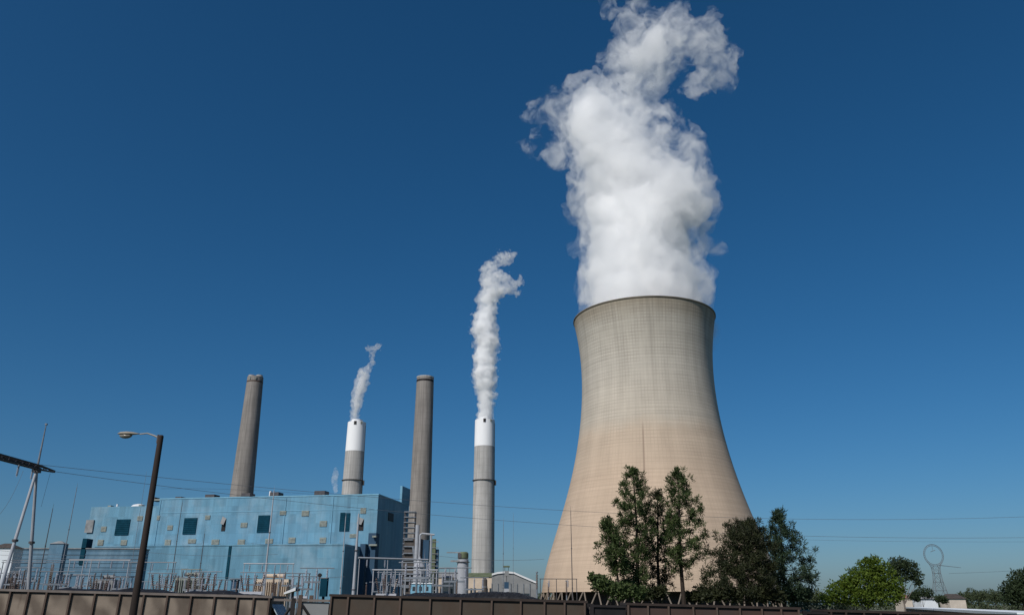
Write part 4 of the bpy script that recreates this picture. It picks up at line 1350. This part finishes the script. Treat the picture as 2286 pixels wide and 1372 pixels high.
ins.tube((-1.2, 0, cz + 1.6), (1.2, 0, cz + 2.4), .12, .12, 4)
ins.build("insulator", MT['pylon'], py_)

# ------------------------------------------------------------------ trees
def quads(mb, c, size, w_, rn, upb, count, spread, rs):
    """leaf or needle faces around a clump centre"""
    for _ in range(count):
        d = np.array([rs.gauss(0, 1), rs.gauss(0, 1), rs.gauss(0, 1)])
        d /= np.linalg.norm(d) + 1e-9
        p = np.array(c) + d * spread * rs.random() ** .45
        d2 = d * rn + np.array([rs.gauss(0, .5), rs.gauss(0, .5), rs.gauss(0, .5) + upb])
        d2 /= np.linalg.norm(d2) + 1e-9
        s_ = np.cross(d2, [rs.gauss(0, 1), rs.gauss(0, 1), rs.gauss(0, 1)])
        s_ /= np.linalg.norm(s_) + 1e-9
        l_ = size * rs.uniform(.6, 1.25)
        e = p + d2 * l_
        k = w_ * rs.uniform(.7, 1.2)
        mb.add([p - s_ * k * .5, p + s_ * k * .5, e + s_ * k * .35, e - s_ * k * .35], [(0, 1, 2, 3)])

def pine(name, label, cat, top, base_px, Y, crown, leaf, bark, seed, clumps=1.0, lean=0.0, group="pines before the cooling tower", nbr=60, tuft=42, tsize=.41, spread=.39):
    nbr = int(nbr * 1.12)
    """crown: list of (photo y, left px offset, right px offset) measured from the trunk axis."""
    rs = random.Random(seed)
    pt_ = at(top[0], top[1], Y)
    H = float(pt_[2])
    bx = float(atz(base_px, Y, 5)[0])
    root = thing(name, label, cat, (bx, Y, 0), 0, group)
    tx = float(pt_[0] - bx)
    m = mpp(pt_)
    def axis(z):
        u = z / H
        return np.array([tx * u ** 1.5 + .12 * math.sin(u * 7 + seed), .15 * math.sin(u * 5 + seed * 2), z])
    rb_ = .016 * H + .02
    tk_ = MB().path([axis(z) for z in np.linspace(-.2, H * .97, 40)], [rb_ * (1 - .85 * t) for t in np.linspace(0, 1, 40)], 8)
    cz_ = [float(at(top[0], y_, Y)[2]) for (y_, l_, r_) in crown]
    cl = [l_ * m for (y_, l_, r_) in crown]
    cr_ = [r_ * m for (y_, l_, r_) in crown]
    o_ = np.argsort(cz_)
    cz_, cl, cr_ = np.array(cz_)[o_], np.array(cl)[o_], np.array(cr_)[o_]
    nd = MB()
    zmin, zmax = cz_[0], cz_[-1]
    ga = rs.random() * 6
    for i in range(nbr):
        u = (i + rs.random() * .9) / nbr
        z = zmin + (zmax - zmin) * u
        ga += 2.4 + rs.uniform(-.4, .4)
        cx_ = math.cos(ga)
        ll, rr_ = np.interp(z, cz_, cl), np.interp(z, cz_, cr_)
        side = rr_ if cx_ > 0 else ll
        mean = (ll + rr_) / 2
        reach = (abs(cx_) * side + (1 - abs(cx_)) * mean) * rs.uniform(.62, 1.05)
        dirv = np.array([cx_, math.sin(ga), 0])
        a = axis(min(max(0, z - reach * .22), H * .94))
        tip_ = axis(z) + dirv * reach + np.array([0, 0, reach * .12 * rs.uniform(-.5, 1.2)])
        mid = (a + tip_) / 2 - np.array([0, 0, reach * .05])
        tk_.path([a, mid, tip_], [max(.018, rb_ * .28 * (1 - u * .7)), .02, .012], 4)
        nc = max(2, int((1.4 + reach * 1.25) * clumps))
        for q in range(nc):
            f = .30 + .72 * ((q + rs.random()) / nc) ** .75
            p = a + (tip_ - a) * f
            off = reach * .20 * (1.1 - f * .5)
            p = p + np.array([rs.gauss(0, off), rs.gauss(0, off), rs.gauss(.12, .22)])
            cs_ = spread * rs.uniform(.55, 1.25)
            for zz in (-.35, .25, .8):
                quads(nd, p + np.array([rs.gauss(0, .08), rs.gauss(0, .08), zz * cs_]), tsize, tsize * .22, 1.0, .5, tuft // 3 + 2, cs_ * (1.05 - .35 * zz), rs)
    # leader tuft
    for q in range(4):
        quads(nd, axis(H * .985) + np.array([rs.gauss(0, .25), rs.gauss(0, .25), rs.uniform(-.7, .05)]), tsize, tsize * .2, 1.0, .5, tuft, spread * .8, rs)
    tk_.build("trunk", MT[bark], root)
    nd.build("crown", MT[leaf], root)
    return root

YP = 112
pine("pine_tree", "tallest pine at the left of the group with tapering crown and bare lower trunk", "pine tree", (1412, 1043), 1428, YP,
     [(1046, 8, 10), (1075, 26, 26), (1110, 48, 34), (1140, 62, 42), (1165, 55, 48), (1200, 50, 46), (1235, 48, 38), (1265, 54, 30), (1290, 72, 26), (1318, 80, 20)], 'needles', 'bark', 3, 1.0, nbr=62)
pine("pine_tree", "slim pine with lower top between the two tallest pines", "pine tree", (1466, 1096), 1472, YP + 6,
     [(1098, 10, 10), (1130, 22, 20), (1165, 30, 26), (1200, 34, 30), (1235, 36, 30), (1270, 40, 36), (1300, 34, 34), (1320, 22, 26)], 'needles_dark', 'bark', 8, .9, nbr=44)
pine("pine_tree", "tall pine at the right of the pair with long bare trunk and airy crown", "pine tree", (1512, 1047), 1525, YP + 2,
     [(1050, 10, 12), (1075, 26, 24), (1105, 38, 40), (1135, 40, 52), (1165, 46, 58), (1200, 46, 72), (1225, 44, 68), (1250, 32, 46), (1275, 20, 26)], 'needles', 'bark', 14, .95, nbr=56)
pine("pine_tree", "short young pine leaning out at the left of the tallest pine", "pine tree", (1352, 1158), 1396, YP - 4,
     [(1160, 8, 8), (1180, 16, 22), (1210, 26, 30), (1235, 34, 30), (1260, 30, 34), (1280, 16, 26)], 'needles', 'bark', 21, 1.1, nbr=34)
pine("pine_tree", "broad dark round topped pine right of the tall pair", "pine tree", (1668, 1164), 1672, YP - 6,
     [(1166, 22, 22), (1182, 52, 40), (1205, 74, 52), (1230, 86, 54), (1262, 98, 56), (1295, 118, 66), (1325, 112, 72)], 'needles_dark', 'bark', 33, 1.1, nbr=62, spread=.42)
pine("pine_tree", "blue green pine with drooping right side at the right end of the group", "pine tree", (1738, 1143), 1752, YP,
     [(1146, 10, 12), (1165, 22, 20), (1185, 30, 34), (1205, 34, 54), (1228, 36, 60), (1250, 34, 50), (1275, 34, 76), (1300, 34, 72), (1325, 40, 60)], 'needles_cool', 'bark', 41, .9, nbr=56)

def broadleaf(name, label, cat, blobs, Y, trunk_px, leaf, bark, seed, count, lsize, group=None, trunk_r=.2, clump=.5):
    """blobs: (px, py, rx px, ry px) lobes of the crown."""
    rs = random.Random(seed)
    bx = float(atz(trunk_px, Y, 3)[0])
    root = thing(name, label, cat, (bx, Y, 0), 0, group)
    lf, tk_ = MB(), MB()
    cs = []
    for (px, py, rx, ry) in blobs:
        c_ = at(px, py, Y)
        m_ = mpp(c_)
        cs.append((np.array([c_[0] - bx, 0, c_[2]]), rx * m_, ry * m_))
    top = max(c_[2] for c_, a_, b_ in cs)
    tot = sum(a_ * b_ for c_, a_, b_ in cs)
    tk_.path([(0, 0, -.2), (.05, 0, top * .4), (0, .1, top * .75)], [trunk_r, trunk_r * .7, trunk_r * .35], 8)
    for (c_, a_, b_) in cs:
        tk_.path([(0, 0, min(top * .4, c_[2] * .6)), (c_ * [.5, .5, 1]) * [1, 1, .8], c_], [trunk_r * .4, trunk_r * .25, .03], 5)
        nn = max(8, int(count * a_ * b_ / tot))
        for q in range(nn):
            d_ = np.array([rs.gauss(0, 1), rs.gauss(0, 1), rs.gauss(0, 1)])
            d_ /= np.linalg.norm(d_)
            rad_ = rs.random() ** .3 * rs.uniform(.8, 1.08)
            p = c_ + d_ * rad_ * np.array([a_, (a_ + b_) / 2, b_])
            if p[2] < .3:
                continue
            quads(lf, p, lsize, lsize * .6, .6, .2, 12, clump * rs.uniform(.6, 1.2), rs)
    tk_.build("trunk", MT[bark], root)
    lf.build("crown", MT[leaf], root)
    return root
broadleaf("broadleaf_tree", "bushy bright spring green tree right of the pines", "tree",
          [(1942, 1262, 26, 22), (1912, 1286, 26, 20), (1892, 1300, 22, 18), (1968, 1285, 32, 28), (1935, 1305, 55, 30), (1880, 1320, 36, 24), (1990, 1315, 30, 28), (1940, 1332, 80, 18), (1850, 1334, 26, 12), (1945, 1250, 14, 10)], 120, 1940, 'leaf_bright', 'bark_pale', 51, 900, .30)
broadleaf("broadleaf_tree", "dark umbrella crowned tree with pale bare trunk behind the bright green tree", "tree",
          [(2005, 1258, 24, 14), (2028, 1266, 24, 14), (1990, 1275, 18, 14), (2045, 1285, 14, 14), (2015, 1285, 22, 14), (2050, 1300, 10, 8)], 150, 2022, 'leaf_dark', 'bark_pale', 52, 330, .30)
broadleaf("broadleaf_tree", "dark rounded tree cut by the right edge of the picture", "tree",
          [(2285, 1295, 34, 26), (2262, 1315, 26, 22), (2300, 1325, 50, 22), (2252, 1335, 22, 12)], 140, 2290, 'leaf_dark', 'bark', 53, 520, .32)
broadleaf("shrub", "low spreading green shrub at the foot of the tallest pine", "shrub",
          [(1345, 1305, 24, 14), (1380, 1318, 34, 16), (1420, 1322, 28, 12), (1330, 1290, 16, 10)], 100, 1375, 'needles', 'bark', 54, 240, .34, trunk_r=.06)
broadleaf("shrub", "low tan green shrub between the last pine and the bright green tree", "shrub",
          [(1815, 1332, 34, 12), (1790, 1328, 24, 10)], 150, 1812, 'leaf_far', 'bark', 55, 130, .35, trunk_r=.06)
for i, (blobs, px, Y, leaf, lab) in enumerate((
        ([(1452, 1326, 26, 12), (1474, 1320, 18, 12), (1432, 1330, 16, 8)], 1455, 108, 'needles_dark', "low dark scrub under the slim middle pine"),
        ([(1548, 1330, 24, 9), (1566, 1325, 16, 11)], 1556, 116, 'needles_dark', "low dark scrub right of the bare trunk of the tall right pine"),
        ([(1602, 1322, 24, 14), (1630, 1326, 26, 13), (1582, 1332, 16, 8)], 1610, 104, 'needles_dark', "dark scrub at the left foot of the broad round pine"),
        ([(1700, 1326, 30, 14), (1730, 1328, 26, 13)], 1714, 104, 'needles_dark', "dark scrub between the broad round pine and the blue green pine"),
        ([(1772, 1328, 24, 13), (1796, 1322, 16, 10)], 1780, 112, 'needles_cool', "blue green scrub at the right foot of the last pine"))):
    broadleaf("shrub", lab, "shrub", blobs, Y, px, leaf, 'bark', 80 + i, 130, .32, "low scrub under the pines", trunk_r=.06)
for i, (px, py, w_, h_, Y, lab) in enumerate(((2062, 1322, 20, 11, 300, "small grey green tree left of the pylon's foot beside the cream house"),
                                             (2040, 1330, 12, 9, 300, "tiny dark tree beside the brick house left of the pylon"),
                                             (2100, 1336, 14, 7, 320, "small dark bush at the pylon's right foot"))):
    broadleaf("distant_tree", lab, "tree", [(px, py, w_, h_), (px + w_ * .5, py + 4, w_ * .6, h_ * .7)], Y, px, 'leaf_dark', 'bark', 60 + i, 90, .5, "small trees around the far houses", .12, .8)
for i, (px, py, w_, h_, Y) in enumerate(((2152, 1331, 16, 10, 480), (2170, 1325, 17, 12, 500), (2188, 1328, 16, 11, 490), (2205, 1325, 18, 13, 510), (2224, 1329, 18, 12, 480), (2242, 1330, 16, 12, 490))):
    broadleaf("distant_tree", ("low hazy green tree %s in the far tree line left of the dark edge tree" % ("standing first", "standing second", "standing third", "standing fourth", "standing fifth", "standing last")[i].replace("standing ", "")) , "tree",
              [(px, py, w_, h_), (px - 5, py + 6, w_, h_ * .8)], Y, px, 'leaf_far', 'bark', 70 + i, 110, .6, "trees of the far tree line", .15, 1.0)

def far_woods(px0, px1, Y, hgt, seed):
    rs = random.Random(seed)
    lf = MB()
    a, b = atz(px0, Y, 5)[0], atz(px1, Y, 5)[0]
    for _ in range(int((b - a) / 1.6)):
        x = rs.uniform(a, b)
        h_ = hgt * (.55 + .3 * math.sin(x * .045) * math.sin(x * .017 + 1) + .25 * rs.random())
        for q in range(5):
            quads(lf, (x, Y + rs.uniform(-25, 25), h_ * (q + .5) / 5), 1.6, 1.2, .6, .2, 9, 2.2, rs)
    return lf.build("far_woods", MT['leaf_far'])
tag(far_woods(1180, 2420, 760, 13, 91), "low hazy green woods along the horizon at right", None, kind="stuff")

# ------------------------------------------------------------------ far houses and long low roof at right
def house(label, px0, px1, eave, ridge, Y, wall, roof):
    a, b = at(px0, eave, Y), at(px1, eave, Y)
    w = float(b[0] - a[0])
    ez = float(a[2])
    rz_ = float(at(px0, ridge, Y)[2])
    root = thing("house", label, "house", ((a[0] + b[0]) / 2, Y, 0), 0, "small houses beyond the trees")
    MB().span((-w / 2, 0, 0), (w / 2, 8, ez)).build("wall", wall, root)
    MB().add([(-w / 2 - .4, -.5, ez), (w / 2 + .4, -.5, ez), (w / 2 + .4, 8.5, ez), (-w / 2 - .4, 8.5, ez), (-w / 2 + 1, 4, rz_), (w / 2 - 1, 4, rz_)],
             [(0, 1, 5, 4), (1, 2, 5), (2, 3, 4, 5), (3, 0, 4), (3, 2, 1, 0)]).build("roof", roof, root)
    MB().span((-.6, -.06, 0), (.6, -.003, 2.2)).build("door", MT['duct_dark'], root)
    for q in (-.32, .32):
        MB().span((w * q - .7, -.06, 1.2), (w * q + .7, -.003, 2.6)).build("window", MT['glass'], root)
    return root
house("cream house with dark roof right of the pylon's foot", 2119, 2155, 1335, 1324, 340, MT['house_wall'], MT['roof_dark'])
house("white house half hidden behind the pylon's feet", 2056, 2092, 1336, 1327, 360, MT['grey_roof'], MT['grey_wall'])
house("small cream and brick house beside the bare trunked tree", 2016, 2036, 1334, 1325, 350, MT['house_wall'], MT['house_brick'])
q0, q1 = at(2018, 1352.5, 240), at(2268, 1366, 78)
sh_ = thing("long_shed", "long low shed with pale flat metal roof running to the right edge behind the train", "shed", (q1[0], 78, 0))
v0 = np.array([q0[0] - q1[0], 240 - 78])
LL = float(np.linalg.norm(v0))
sh_.rotation_euler = (0, 0, math.atan2(v0[1], v0[0]))
zt = float(q1[2])
MB().span((0, -4.6, .0), (LL, -.4, zt - .35)).build("wall", MT['duct_dark'], sh_)
MB().span((-.4, -5, zt - .32), (LL + .4, 0, zt)).build("roof", MT['grey_roof'], sh_)
for q in range(8):
    MB().tube((LL * q / 8 + 1, -.2, 0), (LL * q / 8 + 1, -.2, zt - .33), .08, .08, 6).build("post", MT['galv'], sh_)

# ------------------------------------------------------------------ steam plumes (closed homogeneous volumes shaped by layered noise)
_rng = np.random.RandomState(11)
_perm = _rng.permutation(256).astype(np.int32)
_perm = np.concatenate([_perm, _perm])
_gr = _rng.normal(size=(256, 3)).astype(np.float32)
_gr /= np.linalg.norm(_gr, axis=1, keepdims=True)
def perlin(x, y, z):
    xi, yi, zi = np.floor(x).astype(np.int32), np.floor(y).astype(np.int32), np.floor(z).astype(np.int32)
    xf, yf, zf = x - xi, y - yi, z - zi
    u, v, w = (t * t * t * (t * (t * 6 - 15) + 10) for t in (xf, yf, zf))
    xi &= 255; yi &= 255; zi &= 255
    def gd(dx, dy, dz):
        h = _perm[_perm[_perm[(xi + dx) & 255] + ((yi + dy) & 255)] + ((zi + dz) & 255)]
        g_ = _gr[h]
        return g_[..., 0] * (xf - dx) + g_[..., 1] * (yf - dy) + g_[..., 2] * (zf - dz)
    def lp(a, b, t):
        return a + (b - a) * t
    return lp(lp(lp(gd(0, 0, 0), gd(1, 0, 0), u), lp(gd(0, 1, 0), gd(1, 1, 0), u), v), lp(lp(gd(0, 0, 1), gd(1, 0, 1), u), lp(gd(0, 1, 1), gd(1, 1, 1), u), v), w)

def surface_nets(d, org, h):
    ins = d > 0
    nx, ny, nz = d.shape
    cnt = np.zeros((nx - 1, ny - 1, nz - 1), np.uint8)
    for a in (0, 1):
        for b in (0, 1):
            for c in (0, 1):
                cnt += ins[a:nx - 1 + a, b:ny - 1 + b, c:nz - 1 + c]
    act = (cnt > 0) & (cnt < 8)
    I, Jx, K = np.nonzero(act)
    idx = -np.ones(act.shape, np.int64)
    idx[I, Jx, K] = np.arange(len(I))
    acc = np.zeros((len(I), 3))
    num = np.zeros(len(I))
    for ax in range(3):
        for o1 in (0, 1):
            for o2 in (0, 1):
                o = [0, 0, 0]
                oth = [k for k in range(3) if k != ax]
                o[oth[0]], o[oth[1]] = o1, o2
                p = list(o)
                p[ax] = 1
                d0 = d[I + o[0], Jx + o[1], K + o[2]]
                d1 = d[I + p[0], Jx + p[1], K + p[2]]
                cr = (d0 > 0) != (d1 > 0)
                t = np.where(cr, d0 / (d0 - d1 + 1e-12), 0)
                pos = np.array([np.full(len(I), o[0], float), np.full(len(I), o[1], float), np.full(len(I), o[2], float)]).T
                pos[:, ax] += t
                acc[cr] += pos[cr]
                num[cr] += 1
    V = (np.stack([I, Jx, K], 1) + acc / num[:, None]) * h + org
    Fs = []
    for ax in range(3):
        a, b = [(1, 2), (2, 0), (0, 1)][ax]
        s0 = [slice(1, -1)] * 3
        s0[ax] = slice(0, -1)
        s1 = list(s0)
        s1[ax] = slice(1, None)
        e0, e1 = ins[tuple(s0)], ins[tuple(s1)]
        for flip, cond in ((False, e0 & ~e1), (True, ~e0 & e1)):
            pos = np.stack(np.nonzero(cond), 1)
            if not len(pos):
                continue
            pos = pos + 1
            pos[:, ax] -= 1
            q = []
            for (da, db) in ((-1, -1), (0, -1), (0, 0), (-1, 0)):
                pp = pos.copy()
                pp[:, a] += da
                pp[:, b] += db
                q.append(idx[pp[:, 0], pp[:, 1], pp[:, 2]])
            q = np.stack(q, 1)
            if flip:
                q = q[:, ::-1]
            Fs.append(q)
    Fs = np.concatenate(Fs)
    return V, Fs[(Fs >= 0).all(1)]

def steam_mat(name, dens, surf, hetero=None):
    t = NT(name)
    t.t.nodes.remove(t.b)
    vs_ = t.n("ShaderNodeVolumePrincipled")
    vs_.inputs['Color'].default_value = (.997, .998, 1.0, 1)
    vs_.inputs['Density'].default_value = dens
    vs_.inputs['Anisotropy'].default_value = .2
    t.link(vs_.outputs[0], t.out.inputs['Volume'])
    if hetero:                               # torn, wispy outer vapour
        wl, lo, hi, step = hetero
        v = t.coord((1, 1, 1))
        nd = t.n("ShaderNodeTexNoise")
        nd.inputs['Scale'].default_value = 1.0 / wl
        nd.inputs['Detail'].default_value = 5
        nd.inputs['Roughness'].default_value = .62
        nd.inputs['Distortion'].default_value = .9
        t.link(v, nd.inputs['Vector'])
        mr = t.n("ShaderNodeMapRange", interpolation_type='SMOOTHSTEP')
        mr.inputs[1].default_value = lo
        mr.inputs[2].default_value = hi
        mr.inputs[3].default_value = 0.0
        mr.inputs[4].default_value = dens
        t.link(nd.outputs['Fac'], mr.inputs[0])
        t.link(mr.outputs[0], vs_.inputs['Density'])
        t.m.cycles.volume_step_rate = step
    if surf:
        a = t.n("ShaderNodeBsdfTransparent")
        b = t.n("ShaderNodeBsdfTranslucent")
        b.inputs[0].default_value = (.9, .9, .92, 1)
        mx = t.n("ShaderNodeMixShader")
        mx.inputs[0].default_value = surf
        t.link(a.outputs[0], mx.inputs[1])
        t.link(b.outputs[0], mx.inputs[2])
        t.link(mx.outputs[0], t.out.inputs['Surface'])
    return t.m

def plume(label, spheres, Y, h, wl, amp, warp, layers, zbase, grow, seed, puff=0.5, gain=.6, fade=0.0, carve=(), group="steam plumes"):
    """spheres: (px, py, r px, depth offset m). layers: (name, level m, noise share, density, surface share, torn noise)."""
    cs = []
    for s in spheres:
        c_ = at(s[0], s[1], Y + (s[3] if len(s) > 3 else 0))
        cs.append((c_, s[2] * mpp(c_)))
    P = np.array([c_ for c_, r_ in cs])
    Rm = np.array([r_ for c_, r_ in cs])
    pad = amp * 1.3 + warp + 4 * h
    lo = (P - Rm[:, None]).min(0) - pad
    hi = (P + Rm[:, None]).max(0) + pad
    nn = np.ceil((hi - lo) / h).astype(int)
    gx, gy, gz = [np.arange(nn[k], dtype=np.float32) * h for k in range(3)]
    D = np.empty(nn, np.float32)
    NZ = np.zeros(nn, np.float32)
    zr = float(P[:, 2].max() - zbase)
    step = 24
    for i0 in range(0, nn[0], step):
        X, Yg, Z = np.meshgrid(gx[i0:i0 + step] + lo[0], gy + lo[1], gz + lo[2], indexing='ij')
        X, Yg, Z = X.astype(np.float32), Yg.astype(np.float32), Z.astype(np.float32)
        g_ = np.clip((Z - zbase) / zr, 0, 1)
        gw = (grow + (1 - grow) * np.clip(g_ * 2.2, 0, 1))
        L1 = wl * 1.6
        # coarse field first: only compute noise near the plume's skin
        S0 = np.full(X.shape, -1e3, np.float32)
        for (c_, r_) in cs:
            S0 = np.maximum(S0, r_ - np.sqrt((X - c_[0]) ** 2 + (Yg - c_[1]) ** 2 + (Z - c_[2]) ** 2))
        near = S0 > -(amp * 1.3 + warp + 2)
        Dd = S0.copy()
        Nd = np.zeros(X.shape, np.float32)
        if near.any():
            x, y, z, gg = X[near], Yg[near], Z[near], gw[near]
            o_ = seed * 13.7
            wx = perlin(x / L1 + o_, y / L1, z / L1) * warp * 2 * gg
            wy = perlin(x / L1, y / L1 + o_ + 31, z / L1) * warp * 2 * gg
            wz = perlin(x / L1, y / L1 + 57, z / L1 + o_) * warp * 2 * gg
            x2, y2, z2 = x + wx, y + wy, z + wz
            S = np.full(x.shape, -1e3, np.float32)
            kk = max(h * 1.5, float(np.median(Rm)) * .22)
            for (c_, r_) in cs:
                v = r_ - np.sqrt((x2 - c_[0]) ** 2 + (y2 - c_[1]) ** 2 + (z2 - c_[2]) ** 2)
                t_ = np.clip(.5 + .5 * (v - S) / kk, 0, 1)
                S = S * (1 - t_) + v * t_ + kk * t_ * (1 - t_)
            for (hx, hy, hr, hd) in carve:
                hc = at(hx, hy, Y + hd)
                S = np.minimum(S, np.sqrt((x2 - hc[0]) ** 2 + (y2 - hc[1]) ** 2 + (z2 - hc[2]) ** 2) - hr * mpp(hc))
            n_ = np.zeros(x.shape, np.float32)
            w_, sc = 1.0, 1.0
            for o in range(6):
                if wl / sc < h * 1.6:
                    break
                q = perlin(x2 / wl * sc + o_ + o * 17, y2 / wl * sc + o * 7, z2 / wl * sc - o * 11)
                b_ = np.abs(q) * 2.6 - .5          # rounded puffs with sharp creases
                n_ += w_ * (q * 1.4 * (1 - puff) + b_ * puff)
                w_ *= gain
                sc *= 2.05
            Dd[near] = S
            Nd[near] = amp * n_ * gg
        D[i0:i0 + step] = Dd
        NZ[i0:i0 + step] = Nd
    base_D = D
    parent = None
    for (nm, lev, share, dens, surf, het) in layers:
        D = base_D + NZ * share - lev
        if fade and parent is not None:
            D -= (fade * np.clip((gz + lo[2] - zbase) / zr, 0, 1) ** 1.3)[None, None, :].astype(np.float32)
        for ax in range(3):                 # close the hull at the grid's border
            sl_ = [slice(None)] * 3
            for e in (0, -1):
                sl_[ax] = e
                D[tuple(sl_)] = -10
        V, Fc = surface_nets(D, lo, h)
        me = bpy.data.meshes.new(nm)
        me.vertices.add(len(V))
        me.vertices.foreach_set("co", V.astype(np.float32).ravel())
        me.loops.add(len(Fc) * 4)
        me.loops.foreach_set("vertex_index", Fc.astype(np.int32).ravel())
        me.polygons.add(len(Fc))
        me.polygons.foreach_set("loop_start", np.arange(0, len(Fc) * 4, 4, dtype=np.int32))
        me.polygons.foreach_set("use_smooth", np.ones(len(Fc), bool))
        me.update(calc_edges=True)
        me.validate()
        me.materials.append(steam_mat(nm + "_vapour", dens, surf, het))
        o = bpy.data.objects.new(nm, me)
        COL.objects.link(o)
        if parent is None:
            parent = o
            tag(o, label, "steam plume", group)
        else:
            o.parent = parent
    return parent

BIG = [(1441, 722, 134, 0), (1441, 660, 138, 0), (1438, 605, 138, 0), (1436, 550, 137, 0), (1434, 500, 138, 5), (1432, 450, 136, 8), (1500, 440, 92, 0), (1556, 408, 42, 0), (1540, 470, 56, 0),
       (1408, 400, 126, 5), (1488, 370, 80, 0), (1392, 345, 118, 5), (1368, 300, 102, 5), (1335, 262, 84, 0), (1285, 245, 54, 0), (1238, 246, 38, 0), (1205, 254, 24, 0),
       (1408, 275, 76, 0), (1416, 225, 68, 0), (1420, 180, 64, 0), (1434, 135, 72, 0), (1468, 98, 78, 0), (1510, 76, 66, 0), (1552, 90, 54, 0), (1588, 128, 46, 0), (1600, 165, 36, 0), (1558, 192, 26, 0),
       (1400, 66, 36, 0), (1258, 345, 32, 0), (1350, 26, 14, 0), (1628, 172, 14, 0), (1525, 12, 12, 0), (1592, 560, 8, 0), (1275, 560, 8, 0), (1342, 2, 13, 0), (1338, -22, 15, 0), (1424, 12, 12, 0), (1420, -15, 14, 0), (1200, 300, 9, 0), (1190, 325, 9, 0)]
plume("huge white steam plume billowing from the cooling tower's mouth", BIG, TY, .85, 30.0, 8.5, 6.0,
      [("steam_plume", -3.8, 1.3, .075, .004, (12.0, .43, .66, .05)), ("dense_core", 3.2, 1.1, .10, 0, (15.0, .33, .56, .06)), ("inner_core", 8.5, 1.0, .18, 0, None)], 160.0, .45, 1, .5, .64, 11.0,
      carve=[(1478, 208, 46, -14), (1488, 290, 50, -16), (1472, 255, 36, 14), (1300, 330, 34, -34), (1565, 520, 46, -28), (1335, 430, 50, -42), (1505, 215, 44, 4), (1488, 145, 36, -22), (1420, 560, 46, -46)])
S4 = [(205, 1290, 54), (210, 1240, 56), (210, 1190, 60), (210, 1120, 68), (205, 1040, 78), (200, 950, 86), (205, 860, 86), (215, 780, 84), (215, 710, 90), (200, 630, 94), (200, 560, 84), (225, 490, 76), (230, 420, 76), (250, 370, 82),
      (310, 350, 60), (370, 340, 42), (235, 290, 66), (230, 220, 58), (415, 305, 38), (448, 290, 28), (438, 375, 24), (250, 180, 48), (320, 130, 50), (375, 105, 38), (300, 250, 50), (360, 270, 40), (400, 345, 40)]
plume("thick white steam column rising from the white topped chimney nearest the tower", [(1020 + a / 3.267, 540 + b / 3.267, r_ / 3.267) for a, b, r_ in S4], 1050, .9, 11.0, 5.2, 2.5,
      [("steam_plume", -1.6, 1.25, .12, .004, (6.0, .36, .60, .06)), ("dense_core", 1.3, 1.05, .34, 0, None)], 205.0, .45, 2, .75, .62, 7.5)
S2 = [(985, 655, 26), (988, 625, 27), (991, 590, 29), (995, 560, 31), (1001, 525, 34), (1006, 495, 36), (1012, 465, 38), (1020, 430, 41), (1028, 400, 43), (1038, 365, 45), (1046, 335, 46), (1056, 295, 40), (1080, 262, 24), (1097, 235, 19), (1108, 210, 17), (1115, 180, 16), (1117, 155, 20), (1122, 125, 24), (1152, 108, 20), (1085, 128, 18)]
plume("thin wavering steam trail above the white topped chimney behind the blue building", [(480 + a / 3.175, 740 + b / 3.175, r_ / 3.175) for a, b, r_ in S2], 1050, .75, 8.0, 2.6, 1.6,
      [("steam_plume", -1.2, 1.2, .13, .004, (5.0, .36, .60, .08)), ("dense_core", 1.5, 1.0, .20, 0, None)], 215.0, .5, 3, .6, .62, 4.0)
plume("small faint steam wisp over the roof left of the white topped chimney", [(750, 1094, 4), (749, 1089, 4.5), (748, 1083, 5), (747, 1077, 5.5), (746.5, 1071, 6), (747, 1065, 5.5), (748, 1059, 5), (749, 1053, 4), (750, 1047, 3)], 545, .25, 2.6, .55, .6,
      [("steam_plume", -.5, 1.0, .30, .004, (3.2, .36, .62, .08))], 62.0, .5, 4)
